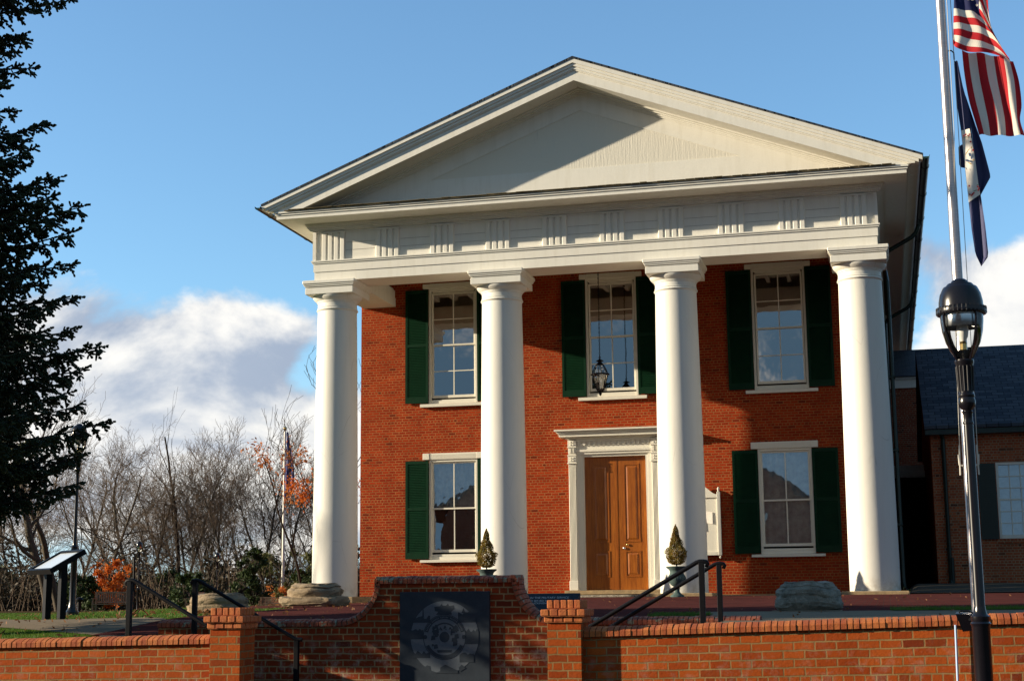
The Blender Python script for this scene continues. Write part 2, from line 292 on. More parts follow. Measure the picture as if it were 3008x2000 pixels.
# ------------------------------------------------------------------ mesh helpers
def tag(o, label=None, cat=None, group=None, kind=None):
    if label: o['label'] = label
    if cat: o['category'] = cat
    if group: o['group'] = group
    if kind: o['kind'] = kind
    return o
def thing(name, loc, label, cat, group=None, rz=0):
    o = bpy.data.objects.new(name, None); col.objects.link(o); o.location = loc; o.rotation_euler[2] = rz; o.empty_display_size = .2
    return tag(o, label, cat, group)
def rootloc(o):
    while o.parent: o = o.parent
    return o.location.copy()
class MB:
    def __init__(s): s.v = []; s.f = []; s.mi = []; s.uv = {}
    def face(s, pts, mi=0, uv=None):
        b = len(s.v); s.v += [tuple(p) for p in pts]; s.f.append(tuple(range(b, b+len(pts)))); s.mi.append(mi)
        if uv: s.uv[len(s.f)-1] = uv
    def raw(s, vs, fs, mi=0):
        b = len(s.v); s.v += [tuple(p) for p in vs]
        for f in fs: s.f.append(tuple(i+b for i in f)); s.mi.append(mi)
    def box(s, x0, x1, y0, y1, z0, z1, mi=0, skip=()):
        v = [(x0, y0, z0), (x1, y0, z0), (x1, y1, z0), (x0, y1, z0), (x0, y0, z1), (x1, y0, z1), (x1, y1, z1), (x0, y1, z1)]
        s.raw(v, [(0, 3, 2, 1), (4, 5, 6, 7), (0, 1, 5, 4), (1, 2, 6, 5), (2, 3, 7, 6), (3, 0, 4, 7)], mi)
    def bbox(s, x0, x1, y0, y1, z0, z1, b=.01, mi=0):     # box with bevelled edges
        pts = []
        for k, (z, i) in enumerate(((z0, b), (z0+b, 0), (z1-b, 0), (z1, b))):
            a = i
            for (x, y) in ((x0+a+b, y0+a), (x1-a-b, y0+a), (x1-a, y0+a+b), (x1-a, y1-a-b), (x1-a-b, y1-a), (x0+a+b, y1-a), (x0+a, y1-a-b), (x0+a, y0+a+b)): pts.append((x, y, z))
        fs = [tuple(range(7, -1, -1)), tuple(range(24, 32))]
        for k in range(3):
            for i in range(8): j = (i+1) % 8; fs.append((k*8+i, k*8+j, k*8+8+j, k*8+8+i))
        s.raw(pts, fs, mi)
    def prism(s, poly, axis, a, b, mi=0):       # polygon extruded along an axis; poly in the two other axes (order kept)
        n = len(poly)
        def P(p, c): return (c, p[0], p[1]) if axis == 0 else ((p[0], c, p[1]) if axis == 1 else (p[0], p[1], c))
        vs = [P(p, a) for p in poly]+[P(p, b) for p in poly]
        s.raw(vs, [tuple(range(n)), tuple(range(2*n-1, n-1, -1))]+[(i, i+n, (i+1) % n+n, (i+1) % n) for i in range(n)], mi)
    def lathe(s, prof, c=(0, 0, 0), n=32, mi=0, cap=True):
        vs = []; fs = []
        for r, z in prof:
            for i in range(n): a = 2*math.pi*i/n; vs.append((c[0]+r*math.cos(a), c[1]+r*math.sin(a), c[2]+z))
        for k in range(len(prof)-1):
            for i in range(n): j = (i+1) % n; fs.append((k*n+i, k*n+j, (k+1)*n+j, (k+1)*n+i))
        if cap: fs.append(tuple(range(n-1, -1, -1))); fs.append(tuple(range((len(prof)-1)*n, len(prof)*n)))
        s.raw(vs, fs, mi)
    def tube(s, pts, rad, n=8, mi=0):
        pts = [Vector(p) for p in pts]; rad = rad if isinstance(rad, (list, tuple)) else [rad]*len(pts)
        vs = []; fs = []; u = None
        for k, p in enumerate(pts):
            d = (pts[min(k+1, len(pts)-1)]-pts[max(k-1, 0)]).normalized()
            if u is None: u = d.orthogonal().normalized()
            u = (u-d*u.dot(d)).normalized(); v_ = d.cross(u)
            for i in range(n): a = 2*math.pi*i/n; vs.append(p+(u*math.cos(a)+v_*math.sin(a))*rad[k])
        for k in range(len(pts)-1):
            for i in range(n): j = (i+1) % n; fs.append((k*n+i, k*n+j, (k+1)*n+j, (k+1)*n+i))
        fs.append(tuple(range(n-1, -1, -1))); fs.append(tuple(range((len(pts)-1)*n, len(pts)*n)))
        s.raw(vs, fs, mi)
    def build(s, name, mats, parent=None, loc=None, smooth=False, uvfn=None, shear=None, jitter=None, fix=True):
        org = rootloc(parent) if parent else Vector(loc or (0, 0, 0))
        rzi = 0
        me = bpy.data.meshes.new(name)
        V = np.array(s.v, float).reshape(-1, 3); W_ = V.copy()
        if jitter: V = jitter(V)
        if shear: V = shear(V)
        V = V-np.array(org)
        me.from_pydata(V.tolist(), [], s.f)
        mats = mats if isinstance(mats, (list, tuple)) else [mats]
        for m in mats: me.materials.append(M[m] if isinstance(m, str) else m)
        if len(mats) > 1: me.polygons.foreach_set('material_index', s.mi)
        uvl = me.uv_layers.new(name='UVMap'); uvs = np.zeros((len(me.loops), 2)); k = 0
        for fi, f in enumerate(s.f):
            if fi in s.uv:
                for q in s.uv[fi]: uvs[k] = q; k += 1
                continue
            P = W_[list(f)]; nrm = np.cross(P[1]-P[0], P[2]-P[0])
            if np.abs(nrm).max() < 1e-12 and len(f) > 3: nrm = np.cross(P[2]-P[0], P[3]-P[0])
            a = np.abs(nrm); n_ = len(f)
            if uvfn: uvs[k:k+n_] = uvfn(P, nrm)
            elif a[2] > max(a[0], a[1])*1.0001: uvs[k:k+n_] = P[:, :2]
            elif a[0] > a[1]: uvs[k:k+n_] = P[:, 1:]
            else: uvs[k:k+n_] = P[:, (0, 2)]
            k += n_
        uvl.data.foreach_set('uv', uvs.ravel())
        if fix:
            import bmesh
            bm = bmesh.new(); bm.from_mesh(me)
            if smooth: bmesh.ops.remove_doubles(bm, verts=bm.verts, dist=1e-5)
            bmesh.ops.recalc_face_normals(bm, faces=bm.faces)
            if smooth:
                for f in bm.faces: f.smooth = True
                for e in bm.edges:
                    if len(e.link_faces) == 2 and e.calc_face_angle(0) > R(smooth if smooth > 1 else 40): e.smooth = False
            bm.to_mesh(me); bm.free()
        o = bpy.data.objects.new(name, me); col.objects.link(o)
        if parent: o.parent = parent
        else: o.location = org
        return o
def bigmesh(name, V, Fc, mats, parent=None, org=(0, 0, 0), mi=None, smooth=False):
    """V (n,3); Fc (m,k) with constant k - fast path"""
    if parent: org = rootloc(parent)
    V = np.asarray(V, np.float32)-np.array(org, np.float32); Fc = np.asarray(Fc, np.int32); k = Fc.shape[1]
    me = bpy.data.meshes.new(name); me.vertices.add(len(V)); me.vertices.foreach_set('co', V.ravel())
    me.loops.add(Fc.size); me.loops.foreach_set('vertex_index', Fc.ravel())
    me.polygons.add(len(Fc)); me.polygons.foreach_set('loop_start', np.arange(0, Fc.size, k, dtype=np.int32))
    for m in (mats if isinstance(mats, (list, tuple)) else [mats]): me.materials.append(M[m])
    if mi is not None: me.polygons.foreach_set('material_index', np.asarray(mi, np.int32))
    if smooth: me.polygons.foreach_set('use_smooth', np.ones(len(Fc), bool))
    me.update(calc_edges=True); me.validate()
    o = bpy.data.objects.new(name, me); col.objects.link(o)
    if parent: o.parent = parent
    else: o.location = org
    return o
def copy_tree(o, parent=None):
    c = o.copy(); col.objects.link(c); c.parent = parent
    for ch in o.children: copy_tree(ch, c)
    return c
def sm(a, b, x):
    t = np.clip((x-a)/(b-a), 0, 1); return t*t*(3-2*t)

# ------------------------------------------------------------------ ground
def H(x, y):
    x = np.asarray(x, float); y = np.asarray(y, float)
    z = -.05+.0139*np.minimum(y+.6, 0)
    z = z-.12*sm(-2, -8, x)-.24*sm(-8, -16, x)*sm(-20, 0, y)-.12*sm(-15.5, -19, y)*sm(1, -1, x)
    z = z+.23*sm(6.9, 7.3, x)*sm(.6, 4.6, y)
    z = z-1.2*sm(34, 60, y)*sm(-6, -20, x)
    return z
def grid_sheet(xs, ys, zf, keep=lambda x, y: True):
    vs = [(x, y, float(zf(x, y))) for y in ys for x in xs]; n = len(xs); fs = []
    for j in range(len(ys)-1):
        for i in range(n-1):
            if keep((xs[i]+xs[i+1])/2, (ys[j]+ys[j+1])/2): fs.append((j*n+i, j*n+i+1, (j+1)*n+i+1, (j+1)*n+i))
    b = MB(); b.raw(vs, fs); return b
xs = [-600, -300, -150, -80, -50, -35, -28]+list(np.arange(-24, -.8, 1.0))+[-.7, .45, 2, 3.9, 4.95]+list(np.arange(5.5, 14, 1.0))+[16, 20, 30, 60, 150, 400]
ys = [-21.0, -19.9, -18.72]+list(np.arange(-18, 10, 1.0))+[11, 13, 16, 20, 25, 30, 34, 40, 48, 60, 90, 160, 400, 1200]
hole = lambda x, y: not (-.7 < x < 4.95 and y < -18.72)
tag(grid_sheet(xs, ys, H, hole).build('lawn', 'ground', fix=False, smooth=False), 'grass lawn and ground rising behind the brick walls', 'lawn', kind='structure')
b = MB(); b.face([(-600, -600, -1.66), (600, -600, -1.66), (600, -20.95, -1.66), (-600, -20.95, -1.66)])
tag(b.build('street', 'asphalt'), 'asphalt street below the brick walls', 'street', kind='structure')
b = MB(); b.face([(-.75, -21, -1.30), (5, -21, -1.30), (5, -18.7, -1.30), (-.75, -18.7, -1.30)])
tag(b.build('court_floor', 'concrete'), 'sunken floor between the garden walls', 'floor', kind='structure')
def strip(name, left, right, m, label, n=40, dz=.004):
    """sheet between two polylines, draped on the ground"""
    def samp(pl, k):
        pl = [Vector(p) for p in pl]; L = [0]
        for i in range(len(pl)-1): L.append(L[-1]+(pl[i+1]-pl[i]).length)
        out_ = []
        for q in range(k):
            d = L[-1]*q/(k-1); i = max(j for j in range(len(L)) if L[j] <= d+1e-9); i = min(i, len(pl)-2)
            out_.append(pl[i].lerp(pl[i+1], (d-L[i])/(L[i+1]-L[i])))
        return out_
    a = samp(left, n); c = samp(right, n); kk = 14; vs = []; fs = []
    for p, q in zip(a, c):
        for j in range(kk+1):
            r = p.lerp(q, j/kk); vs.append((r.x, r.y, float(H(r.x, r.y))+dz))
    for i in range(n-1):
        for j in range(kk): fs.append((i*(kk+1)+j, i*(kk+1)+j+1, (i+1)*(kk+1)+j+1, (i+1)*(kk+1)+j))
    b = MB(); b.raw(vs, fs); o = b.build(name, m, fix=False)
    return tag(o, label, name.replace('_', ' '), kind='structure')
strip('terrace_paving', [(-2.2, -18.7), (-3.0, -12.5), (-4.2, -7.4), (-8.2, -5.0), (-8.2, 3.1)], [(4.3, -18.7), (4.3, -15.1), (14, -15.1), (22, -6), (22, 3.1)], 'paving', 'purple brick paving in front of the portico', 60, .010)
strip('concrete_walk', [(4.3, -18.72), (4.98, -18.8), (4.98, -20.9), (24, -20.9)], [(4.3, -15.1), (7, -15.1), (10, -15.1), (24, -15.1)], 'concrete', 'pebbled concrete walk behind the right garden wall', 40, .014)
strip('path', [(-.75, -20.92), (-2.1, -18.6), (-5, -16.4), (-12, -12.5), (-24, -9)], [(-.75, -18.75), (-3.4, -14.8), (-5, -13.4), (-8.3, -11), (-24, -4)], 'concrete', 'pale gravel path crossing the left lawn', 40, .006)
def flat_strip():
    b = grid_sheet([6.86, 6.9, 6.95, 7.0, 7.05, 7.1, 7.15, 7.2, 7.25, 7.3, 8, 10, 14, 24], [-.3+.25*k for k in range(23)], lambda x, y: float(H(x, y))+.03)
    tag(b.build('pavement', 'pave_grey', fix=False), 'grey flagstones in front of the low annex', 'pavement', kind='structure')
flat_strip()
strip('grass_verge', [(6.6, -15.3), (24, -15.3)], [(6.7, -14.2), (24, -14.1)], 'ground', 'narrow grass verge beside the concrete walk', 20, .020)
strip('grass_verge', [(3.95, -17.4), (4.6, -17.4)], [(3.95, -16.6), (4.6, -16.6)], 'ground', 'little grass strip behind the right pier', 8, .022)

# ------------------------------------------------------------------ garden walls
rnd = random.Random(4)
def coping_profile(w, hgt, over=.03):
    # bull nosed rowlock course seen from the side: y across the wall, z up
    return [(-over, 0), (w+over, 0), (w+over, hgt*.55), (w+over-.03, hgt*.85), (w*.6, hgt), (w*.4, hgt), (.025, hgt*.86), (-over+.006, hgt*.60), (-over, hgt*.5)]
def garden_wall(name, x0, x1, y0, th, zbot, ztop, slope, xr, matn, label, coph=.085, g=.0525):
    t = thing(name, (x0, y0, zbot), label, 'wall')
    sh = lambda V: np.column_stack([V[:, 0], V[:, 1], V[:, 2]+np.where(V[:, 2] > zbot+.05, slope*(V[:, 0]-xr), 0)])
    n = max(2, int((x1-x0)/.5)); b = MB()
    for i in range(n):
        a = x0+(x1-x0)*i/n; c = x0+(x1-x0)*(i+1)/n
        b.face([(a, y0, zbot), (c, y0, zbot), (c, y0, ztop-coph), (a, y0, ztop-coph)])
        b.face([(c, y0+th, zbot), (a, y0+th, zbot), (a, y0+th, ztop-coph), (c, y0+th, ztop-coph)])
        b.face([(a, y0+.0, ztop-coph), (c, y0, ztop-coph), (c, y0+th, ztop-coph), (a, y0+th, ztop-coph)])
    b.face([(x1, y0, zbot), (x1, y0+th, zbot), (x1, y0+th, ztop-coph), (x1, y0, ztop-coph)])
    b.face([(x0, y0+th, zbot), (x0, y0, zbot), (x0, y0, ztop-coph), (x0, y0+th, ztop-coph)])
    b.build('wall_face', matn, t, shear=sh, fix=False)
    c = MB(); x = x0
    while x < x1-.02:
        wd = min(g*rnd.uniform(.96, 1.04), x1-x); dz = rnd.uniform(-.003, .004); dy = rnd.uniform(-.004, .004); e = .0042
        pr = [(y0+p+dy, ztop-coph+.003+q*(1 if q == 0 else 1)+(dz if q else 0)) for p, q in coping_profile(th, coph)]
        c.prism(pr, 0, x+e, x+wd-e)
        x += wd
    cm = MB(); cm.prism([(y0-.018, ztop-coph+.002), (y0+th+.018, ztop-coph+.002), (y0+th+.015, ztop-.035), (y0+th*.6, ztop-.014), (y0+th*.4, ztop-.014), (y0-.012, ztop-.042)], 0, x0, x1)
    cp = c.build('coping', 'coping_'+matn, t, shear=sh); cm.build('coping_mortar', 'mortar_dark', cp, shear=sh)
    return t
def copmat(name, a, b, spots):
    m, t, p = mat(name); tc = t.new('ShaderNodeTexCoord').outputs['Object']
    cell = t.noise(t.mapping(tc, (14, .5, .5)), 1.0, 0); f = t.noise(tc, 30, 5, .7)
    c = t.mix(t.ramp(cell, .38, .62), a, b); c = t.mix(t.math('MULTIPLY', t.ramp(f, .52, .66), .45), c, tuple(x*.5 for x in a))
    l = t.noise(tc, 13, 4, .6)
    c = t.mix(t.ramp(l, *spots), c, (.20, .20, .14))
    t.put(p.inputs['Base Color'], c); p.inputs['Roughness'].default_value = .85; setbump(t, p, f, .004)
    return m
M['coping_brick_front'] = copmat('coping_orange', (.33, .070, .016), (.48, .14, .032), (.74, .80))
M['coping_brick_mid'] = copmat('coping_lichen', (.20, .045, .022), (.30, .075, .03), (.56, .62))
M['mortar_dark'] = simple('coping_mortar', (.16, .11, .065), .95, var=.3)
garden_wall('garden_wall', -14, .50, -21.13, .20, -1.75, -.353, .0150, .45, 'brick_front', 'low orange brick wall running left from the left pier, lawn above it')
garden_wall('garden_wall', 3.93, 16, -21.13, .20, -1.75, -.300, .0260, 4.2, 'brick_front', 'long orange brick wall running right from the right pier behind the lamp post')

def pier(x0, x1, zs, label, y0=-21.222, d=.33):
    t = thing('brick_pier', ((x0+x1)/2, y0+d/2, -1.75), label, 'pier')
    zc = zs[0]; b = MB(); b.box(x0, x1, y0, y0+d, -1.75, zc); b.build('shaft', 'brick_front', t, uvfn=lambda P, n: P[:, (0, 2)]-np.array([x0, zc]) if abs(n[1]) >= abs(n[0]) and abs(n[1]) >= abs(n[2]) else (P[:, 1:]-np.array([y0+.1, zc]) if abs(n[0]) > abs(n[2]) else P[:, :2]))
    # three courses of cap: corbel, wide header course, soldier top
    def course(z0, z1, e, n, m, gap=.0055):
        X0, X1, Y0, Y1 = x0-e, x1+e, y0-e, y0+d+e; w_ = (X1-X0)/n; dd = (Y1-Y0)/m; q = MB()
        for i in range(n):
            for j in range(m):
                if 0 < i < n-1 and 0 < j < m-1: continue
                r = rnd.uniform(-.003, .003)
                q.bbox(X0+i*w_+gap, X0+(i+1)*w_-gap, Y0+j*dd+gap+r, Y0+(j+1)*dd-gap+r, z0+gap, z1-gap*.2, .005)
        q.box(X0+.012, X1-.012, Y0+.012, Y1-.012, z0+.001, z1-.012)
        return q
    cap = course(zs[0], zs[1], .028, 4, 4).build('cap', 'coping_brick_front', t)
    course(zs[1], zs[2], .052, 5, 5).build('cap_course', 'coping_brick_front', cap)
    course(zs[2]+.002, zs[3], .004, 5, 5).build('top_course', 'coping_brick_front', cap)
pier(.482, .782, (-.300, -.243, -.183, -.107), 'left brick pier with a stepped cap, beside the stair rail')
pier(3.675, 3.975, (-.261, -.208, -.146, -.066), 'right brick pier with a stepped cap, beside the black monument slab')

# monument wall with curved shoulders
t = thing('monument_wall', (2, -18.8, -1.4), 'shaded brick wall with curved shoulders and raised centre holding the dark slab', 'wall')
YC, TH = -18.8, .26
def ctop(x):
    lo = -.245; hi = .197; d = abs(x-2.035)
    if d <= .80: return hi
    if d > 1.20: return lo
    k = (d-.80)/.40; return lo+(hi-.012-lo)*(1-math.sqrt(max(0, 1-(1-k)**2)))
_o = []
_X = np.concatenate([np.arange(-1.28, .83, .01), np.arange(.83, 1.24, .002), np.arange(1.24, 2.83, .01), np.arange(2.83, 3.24, .002), np.arange(3.24, 5.32, .01), [5.32]])
P_ = [Vector((x, 0, ctop(x))) for x in _X]
for i_ in range(1, len(P_)-1):
    tg = (P_[i_+1]-P_[i_-1]).normalized(); _o.append((P_[i_].x+tg.z*.074, P_[i_].z-tg.x*.074))
_o.sort(); _ox = np.array([q[0] for q in _o]); _oz = np.array([q[1] for q in _o])
btop = lambda x: float(np.interp(x, _ox, _oz))
xsw = sorted(set([round(v, 4) for v in list(np.arange(-1.28, .6, .2))+list(np.arange(.60, 1.40, .01))+list(np.arange(1.40, 2.68, .1))+list(np.arange(2.68, 3.50, .01))+list(np.arange(3.5, 5.35, .2))+[5.32]]))
b = MB()
for a, c in zip(xsw[:-1], xsw[1:]):
    za, zc = btop(a), btop(c)
    b.face([(a, YC, -1.4), (c, YC, -1.4), (c, YC, zc), (a, YC, za)]); b.face([(c, YC+TH, -1.4), (a, YC+TH, -1.4), (a, YC+TH, za), (c, YC+TH, zc)])
    b.face([(a, YC, za), (c, YC, zc), (c, YC+TH, zc), (a, YC+TH, za)])
b.face([(5.32, YC, -1.4), (5.32, YC+TH, -1.4), (5.32, YC+TH, ctop(5)-.075), (5.32, YC, ctop(5)-.075)])
b.face([(-1.28, YC+TH, -1.4), (-1.28, YC, -1.4), (-1.28, YC, -.32), (-1.28, YC+TH, -.32)])
b.build('wall_face', 'brick_mid', t, fix=False)
# coping bricks follow the curve
c = MB()
L = [0]
for i in range(1, len(P_)): L.append(L[-1]+(P_[i]-P_[i-1]).length)
def at(d):
    i = int(np.searchsorted(L, d, 'right'))-1; i = max(0, min(i, len(P_)-2)); return P_[i].lerp(P_[i+1], (d-L[i])/(L[i+1]-L[i]))
d = 0
while d < L[-1]-.03:
    wd = .0525*rnd.uniform(.95, 1.05); e = .004; p0 = at(d+e); p1 = at(min(d+wd-e, L[-1])); tg = (p1-p0).normalized(); nr = Vector((-tg.z, 0, tg.x)); dz = rnd.uniform(-.003, .004)
    prof = coping_profile(TH, .080); n = len(prof)
    vs = [(p0+nr*(q-.080+(dz if q else .002)))+Vector((0, YC+p, 0)) for p, q in prof]+[(p1+nr*(q-.080+(dz if q else .002)))+Vector((0, YC+p, 0)) for p, q in prof]
    c.raw(vs, [tuple(range(n)), tuple(range(2*n-1, n-1, -1))]+[(i, i+n, (i+1) % n+n, (i+1) % n) for i in range(n)])
    d += wd
cp = c.build('coping', 'coping_brick_mid', t)
c = MB(); pr = [(-.016, -.078), (TH+.016, -.078), (TH+.01, -.03), (TH*.6, -.014), (TH*.4, -.014), (-.012, -.045)]
ring = []
for dd in np.arange(0, L[-1], .03):
    p0 = at(dd); p1 = at(min(dd+.02, L[-1])); tg = (p1-p0).normalized(); nr = Vector((-tg.z, 0, tg.x)); ring.append([p0+nr*q+Vector((0, YC+p, 0)) for p, q in pr])
for r0, r1 in zip(ring[:-1], ring[1:]):
    for i in range(6): j = (i+1) % 6; c.face([r0[i], r0[j], r1[j], r1[i]])
c.build('coping_mortar', 'mortar_dark', cp)

# dark slab with its etched seal
sl_ = thing('monument_slab', (2.03, YC-.04, -1.30), 'dark slate slab etched with a round county seal on the curved brick wall', 'memorial slab')
b = MB(); b.bbox(1.54, 2.523, YC-.045, YC+.02, -1.30, .030, .004); b.build('slab', 'granite', sl_)
YS = YC-.0455; SC = (2.035, -.440); SR = .372
def disc(b, cx, cz, r0, r1, y, a0=0, a1=360, n=72):
    for i in range(n):
        p = R(a0+(a1-a0)*i/n); q = R(a0+(a1-a0)*(i+1)/n)
        b.face([(cx+r0*math.cos(p), y, cz+r0*math.sin(p)), (cx+r1*math.cos(p), y, cz+r1*math.sin(p)), (cx+r1*math.cos(q), y, cz+r1*math.sin(q)), (cx+r0*math.cos(q), y, cz+r0*math.sin(q))] if r0 else
               [(cx, y, cz), (cx+r1*math.cos(p), y, cz+r1*math.sin(p)), (cx+r1*math.cos(q), y, cz+r1*math.sin(q))])
b = MB(); disc(b, *SC, 0, SR, YS-.002); seal = b.build('seal', 'etch', sl_, fix=False)
b = MB()
_k = [0]
def sil(pts, y=YS-.0030):
    _k[0] += 1; y -= _k[0]*.00003; b.face([(SC[0]+px*SR, y, SC[1]+pz*SR) for px, pz in pts])
def rough(x0, x1, zb, zt, k=9, amp=.05, seed=1):     # a dark house-and-trees silhouette
    r = random.Random(seed); pts = [(x0, zb), (x1, zb)]
    for i in range(k+1): pts.append((x1+(x0-x1)*i/k, zt+r.uniform(-amp, amp)))
    sil(pts)
rough(-.93, -.42, .40, .55, 9, .05, 2); sil([(-.66, .55), (-.60, .55), (-.63, .90)])            # church with a spire
sil([(-.25, .62), (.22, .62), (.20, .70), (.30, .78), (.28, .88), (.14, .86), (.10, .93), (.05, .87), (-.05, .87), (-.08, .93), (-.13, .86), (-.30, .84), (-.28, .72), (-.18, .70)])
rough(.40, .93, .40, .66, 8, .04, 5); sil([(.5, .66), (.62, .66), (.56, .80)])
rough(-1.0, -.62, -.06, .22, 7, .05, 7); rough(.60, 1.0, -.20, .18, 8, .05, 8)
rough(-.92, -.42, -.58, -.42, 8, .05, 9); rough(.44, .86, -.70, -.46, 7, .05, 10)
sil([(-.30, -1.0), (.40, -1.0), (.38, -.92), (.02, -.76), (-.12, -.84), (-.13, -.94)])
sil([(-.62, -.86), (-.4, -.92), (-.42, -.80), (-.52, -.78)]); sil([(.44, -.96), (.62, -.86), (.5, -.76), (.42, -.84)])
disc(b, SC[0], SC[1], SR*.50, SR*.60, YS-.0038, 15, 165); disc(b, SC[0], SC[1], SR*.50, SR*.60, YS-.0038, 205, 335)
disc(b, SC[0], SC[1], SR*.61, SR*.63, YS-.0038); disc(b, SC[0]-.57*SR, SC[1], 0, SR*.06, YS-.0038, n=16); disc(b, SC[0]+.57*SR, SC[1], 0, SR*.06, YS-.0038, n=16)
disc(b, SC[0], SC[1]+.0, 0, SR*.15, YS-.0021, n=20)
disc(b, SC[0], SC[1]-.0, SR*.36, SR*.40, YS-.0038, 20, 160); sil([(-.22, -.36), (.22, -.36), (.20, -.43), (-.20, -.43)])
r = random.Random(3)
for s_ in (-1, 1):
    for k in range(14):
        px, pz = s_*r.uniform(.20, .36), r.uniform(-.28, .30); q = r.uniform(.03, .07); sil([(px-q, pz-q), (px+q, pz-q*.7), (px+q*.6, pz+q), (px-q*.8, pz+q*.8)])
for k in range(10):
    px, pz = r.uniform(-.22, .22), r.uniform(.20, .34); q = r.uniform(.02, .04); sil([(px-q, pz-q), (px+q, pz-q*.7), (px, pz+q)])
b.build('seal_figures', 'granite', seal, fix=False)
b = MB()
for k in range(34):      # worn ring of letter strokes, illegible at this size
    a = R(20+140*k/33)
    if k % 7 == 6: continue
    cx, cz = SC[0]+.55*SR*math.cos(a), SC[1]+.55*SR*math.sin(a); tx, tz = -math.sin(a)*.0035, math.cos(a)*.0035; nx, nz = math.cos(a)*.009, math.sin(a)*.009
    b.face([(cx-tx-nx, YS-.005, cz-tz-nz), (cx+tx-nx, YS-.005, cz+tz-nz), (cx+tx+nx, YS-.005, cz+tz+nz), (cx-tx+nx, YS-.005, cz-tz+nz)])
b.build('seal_ring_marks', 'etch', seal, fix=False)

# inclined reading stone behind the wall, with its inscription
ls = thing('inscribed_stone', (2.3, -16.9, float(H(2.3, -17))), 'low dark inscribed stone with white lettering behind the curved wall', 'memorial stone')
b = MB(); x0, x1 = 1.55, 3.10; b.raw([(x0, -17.2, -.30), (x1-.05, -17.2, -.30), (x1, -16.95, .005), (x0, -16.95, .005), (x0, -16.75, -.30), (x1-.05, -16.75, -.30), (x1, -16.87, .005), (x0, -16.87, .005)], [(0, 1, 2, 3), (5, 4, 7, 6), (3, 2, 6, 7), (1, 5, 6, 2), (0, 3, 7, 4)])
b.build('stone', 'granite', ls)
def text(body, size, loc, rot, matn, name, parent, align='LEFT', ext=.001):
    cu = bpy.data.curves.new(name, 'FONT'); cu.body = body; cu.size = size; cu.align_x = align; cu.extrude = ext; cu.fill_mode = 'BOTH'
    tmp = bpy.data.objects.new('tmp', cu); col.objects.link(tmp); bpy.context.view_layer.update()
    dg = bpy.context.evaluated_depsgraph_get(); me = bpy.data.meshes.new_from_object(tmp.evaluated_get(dg)); bpy.data.objects.remove(tmp)
    me.materials.clear(); me.materials.append(M[matn]); o = bpy.data.objects.new(name, me); col.objects.link(o)
    o.parent = parent; o.location = Vector(loc)-(rootloc(parent) if parent else Vector()); o.rotation_euler = rot
    return o
tilt = math.atan2(.305, .25)
def onst(u): return (-17.2+.25*u-.002, -.30+.305*u+.0015)     # along the inclined face
for body, x, u, s_ in (('TED IN THE MILITARY SERVICE', 2.44, .80, .040), ('T WHO SERVED IN', 2.44, .69, .036), ('THE BUCKINGHAM', 2.47, .60, .036), ('NI', 2.50, .52, .034), ('RDED TO', 2.545, .37, .022), ('MAIN', 2.56, .30, .022), ('VIM', 2.575, .23, .022)):
    y, z = onst(u); text(body, s_, (x, y, z), (tilt, 0, 0), 'etch_text', 'lettering', ls)

# stairs down into the court
def stairs(name, x0, dirx, ztop, label):
    t = thing(name, (x0, -19.86, -1.3), label, 'steps'); b = MB()
    for k in range(6):
        a, c = sorted((x0+dirx*k*.26, x0+dirx*(k+1)*.26)); b.box(a, c, -20.92, -18.81, -1.32, ztop-.145*k)
    b.build('steps', 'brick_mid', t)
stairs('stair', -.70, 1, -.60, 'brick steps going down behind the left garden wall')
stairs('stair', 4.95, -1, -.40, 'brick steps going down behind the right garden wall')

# stair rails
def rail(pts, posts, label, curl, r=.020):
    t = thing('stair_rail', (posts[0][0], pts[0][1], posts[0][1]), label, 'handrail', 'black iron stair rails')
    b = MB(); b.tube(pts, r, 8)
    e = Vector(pts[0]); d = curl
    b.tube([e+Vector((d*.0, 0, 0)), e+Vector((-d*.03, 0, -.004)), e+Vector((-d*.044, 0, -.022)), e+Vector((-d*.035, 0, -.042)), e+Vector((-d*.018, 0, -.036))], [r, r, r*.95, r*.85, r*.6], 8)
    b.build('handrail', 'iron', t, smooth=50)
    for x, z0, z1 in posts:
        p = MB(); p.bbox(x-.025, x+.025, pts[0][1]-.025, pts[0][1]+.025, z0, z1, .004); p.build('post', 'iron', t)
for y, lab in ((-20.6, 'black iron stair rail nearest the left front wall'), (-19.15, 'black iron stair rail nearest the curved wall on the left stair')):
    z = .165 if y < -20 else .178
    rail([(-.68, y, z), (-.655, y, z), (-.63, y, z-.008), (.48, y, z-.622), (.50, y, z-.630), (.56, y, z-.632)], [(-.68, -.55, z-.01), (.50, -1.3, z-.64)], lab, 1)
for y, lab in ((-20.6, 'black iron stair rail nearest the right front wall'), (-19.15, 'black iron stair rail farther back on the right stair')):
    z = .262 if y < -20 else .272
    rail([(4.98, y, z), (4.95, y, z), (4.92, y, z-.010), (3.78, y, z-.66), (3.72, y, z-.68)], [(4.965, -.50, z-.01), (3.78, -1.3, z-.66)], lab, -1)

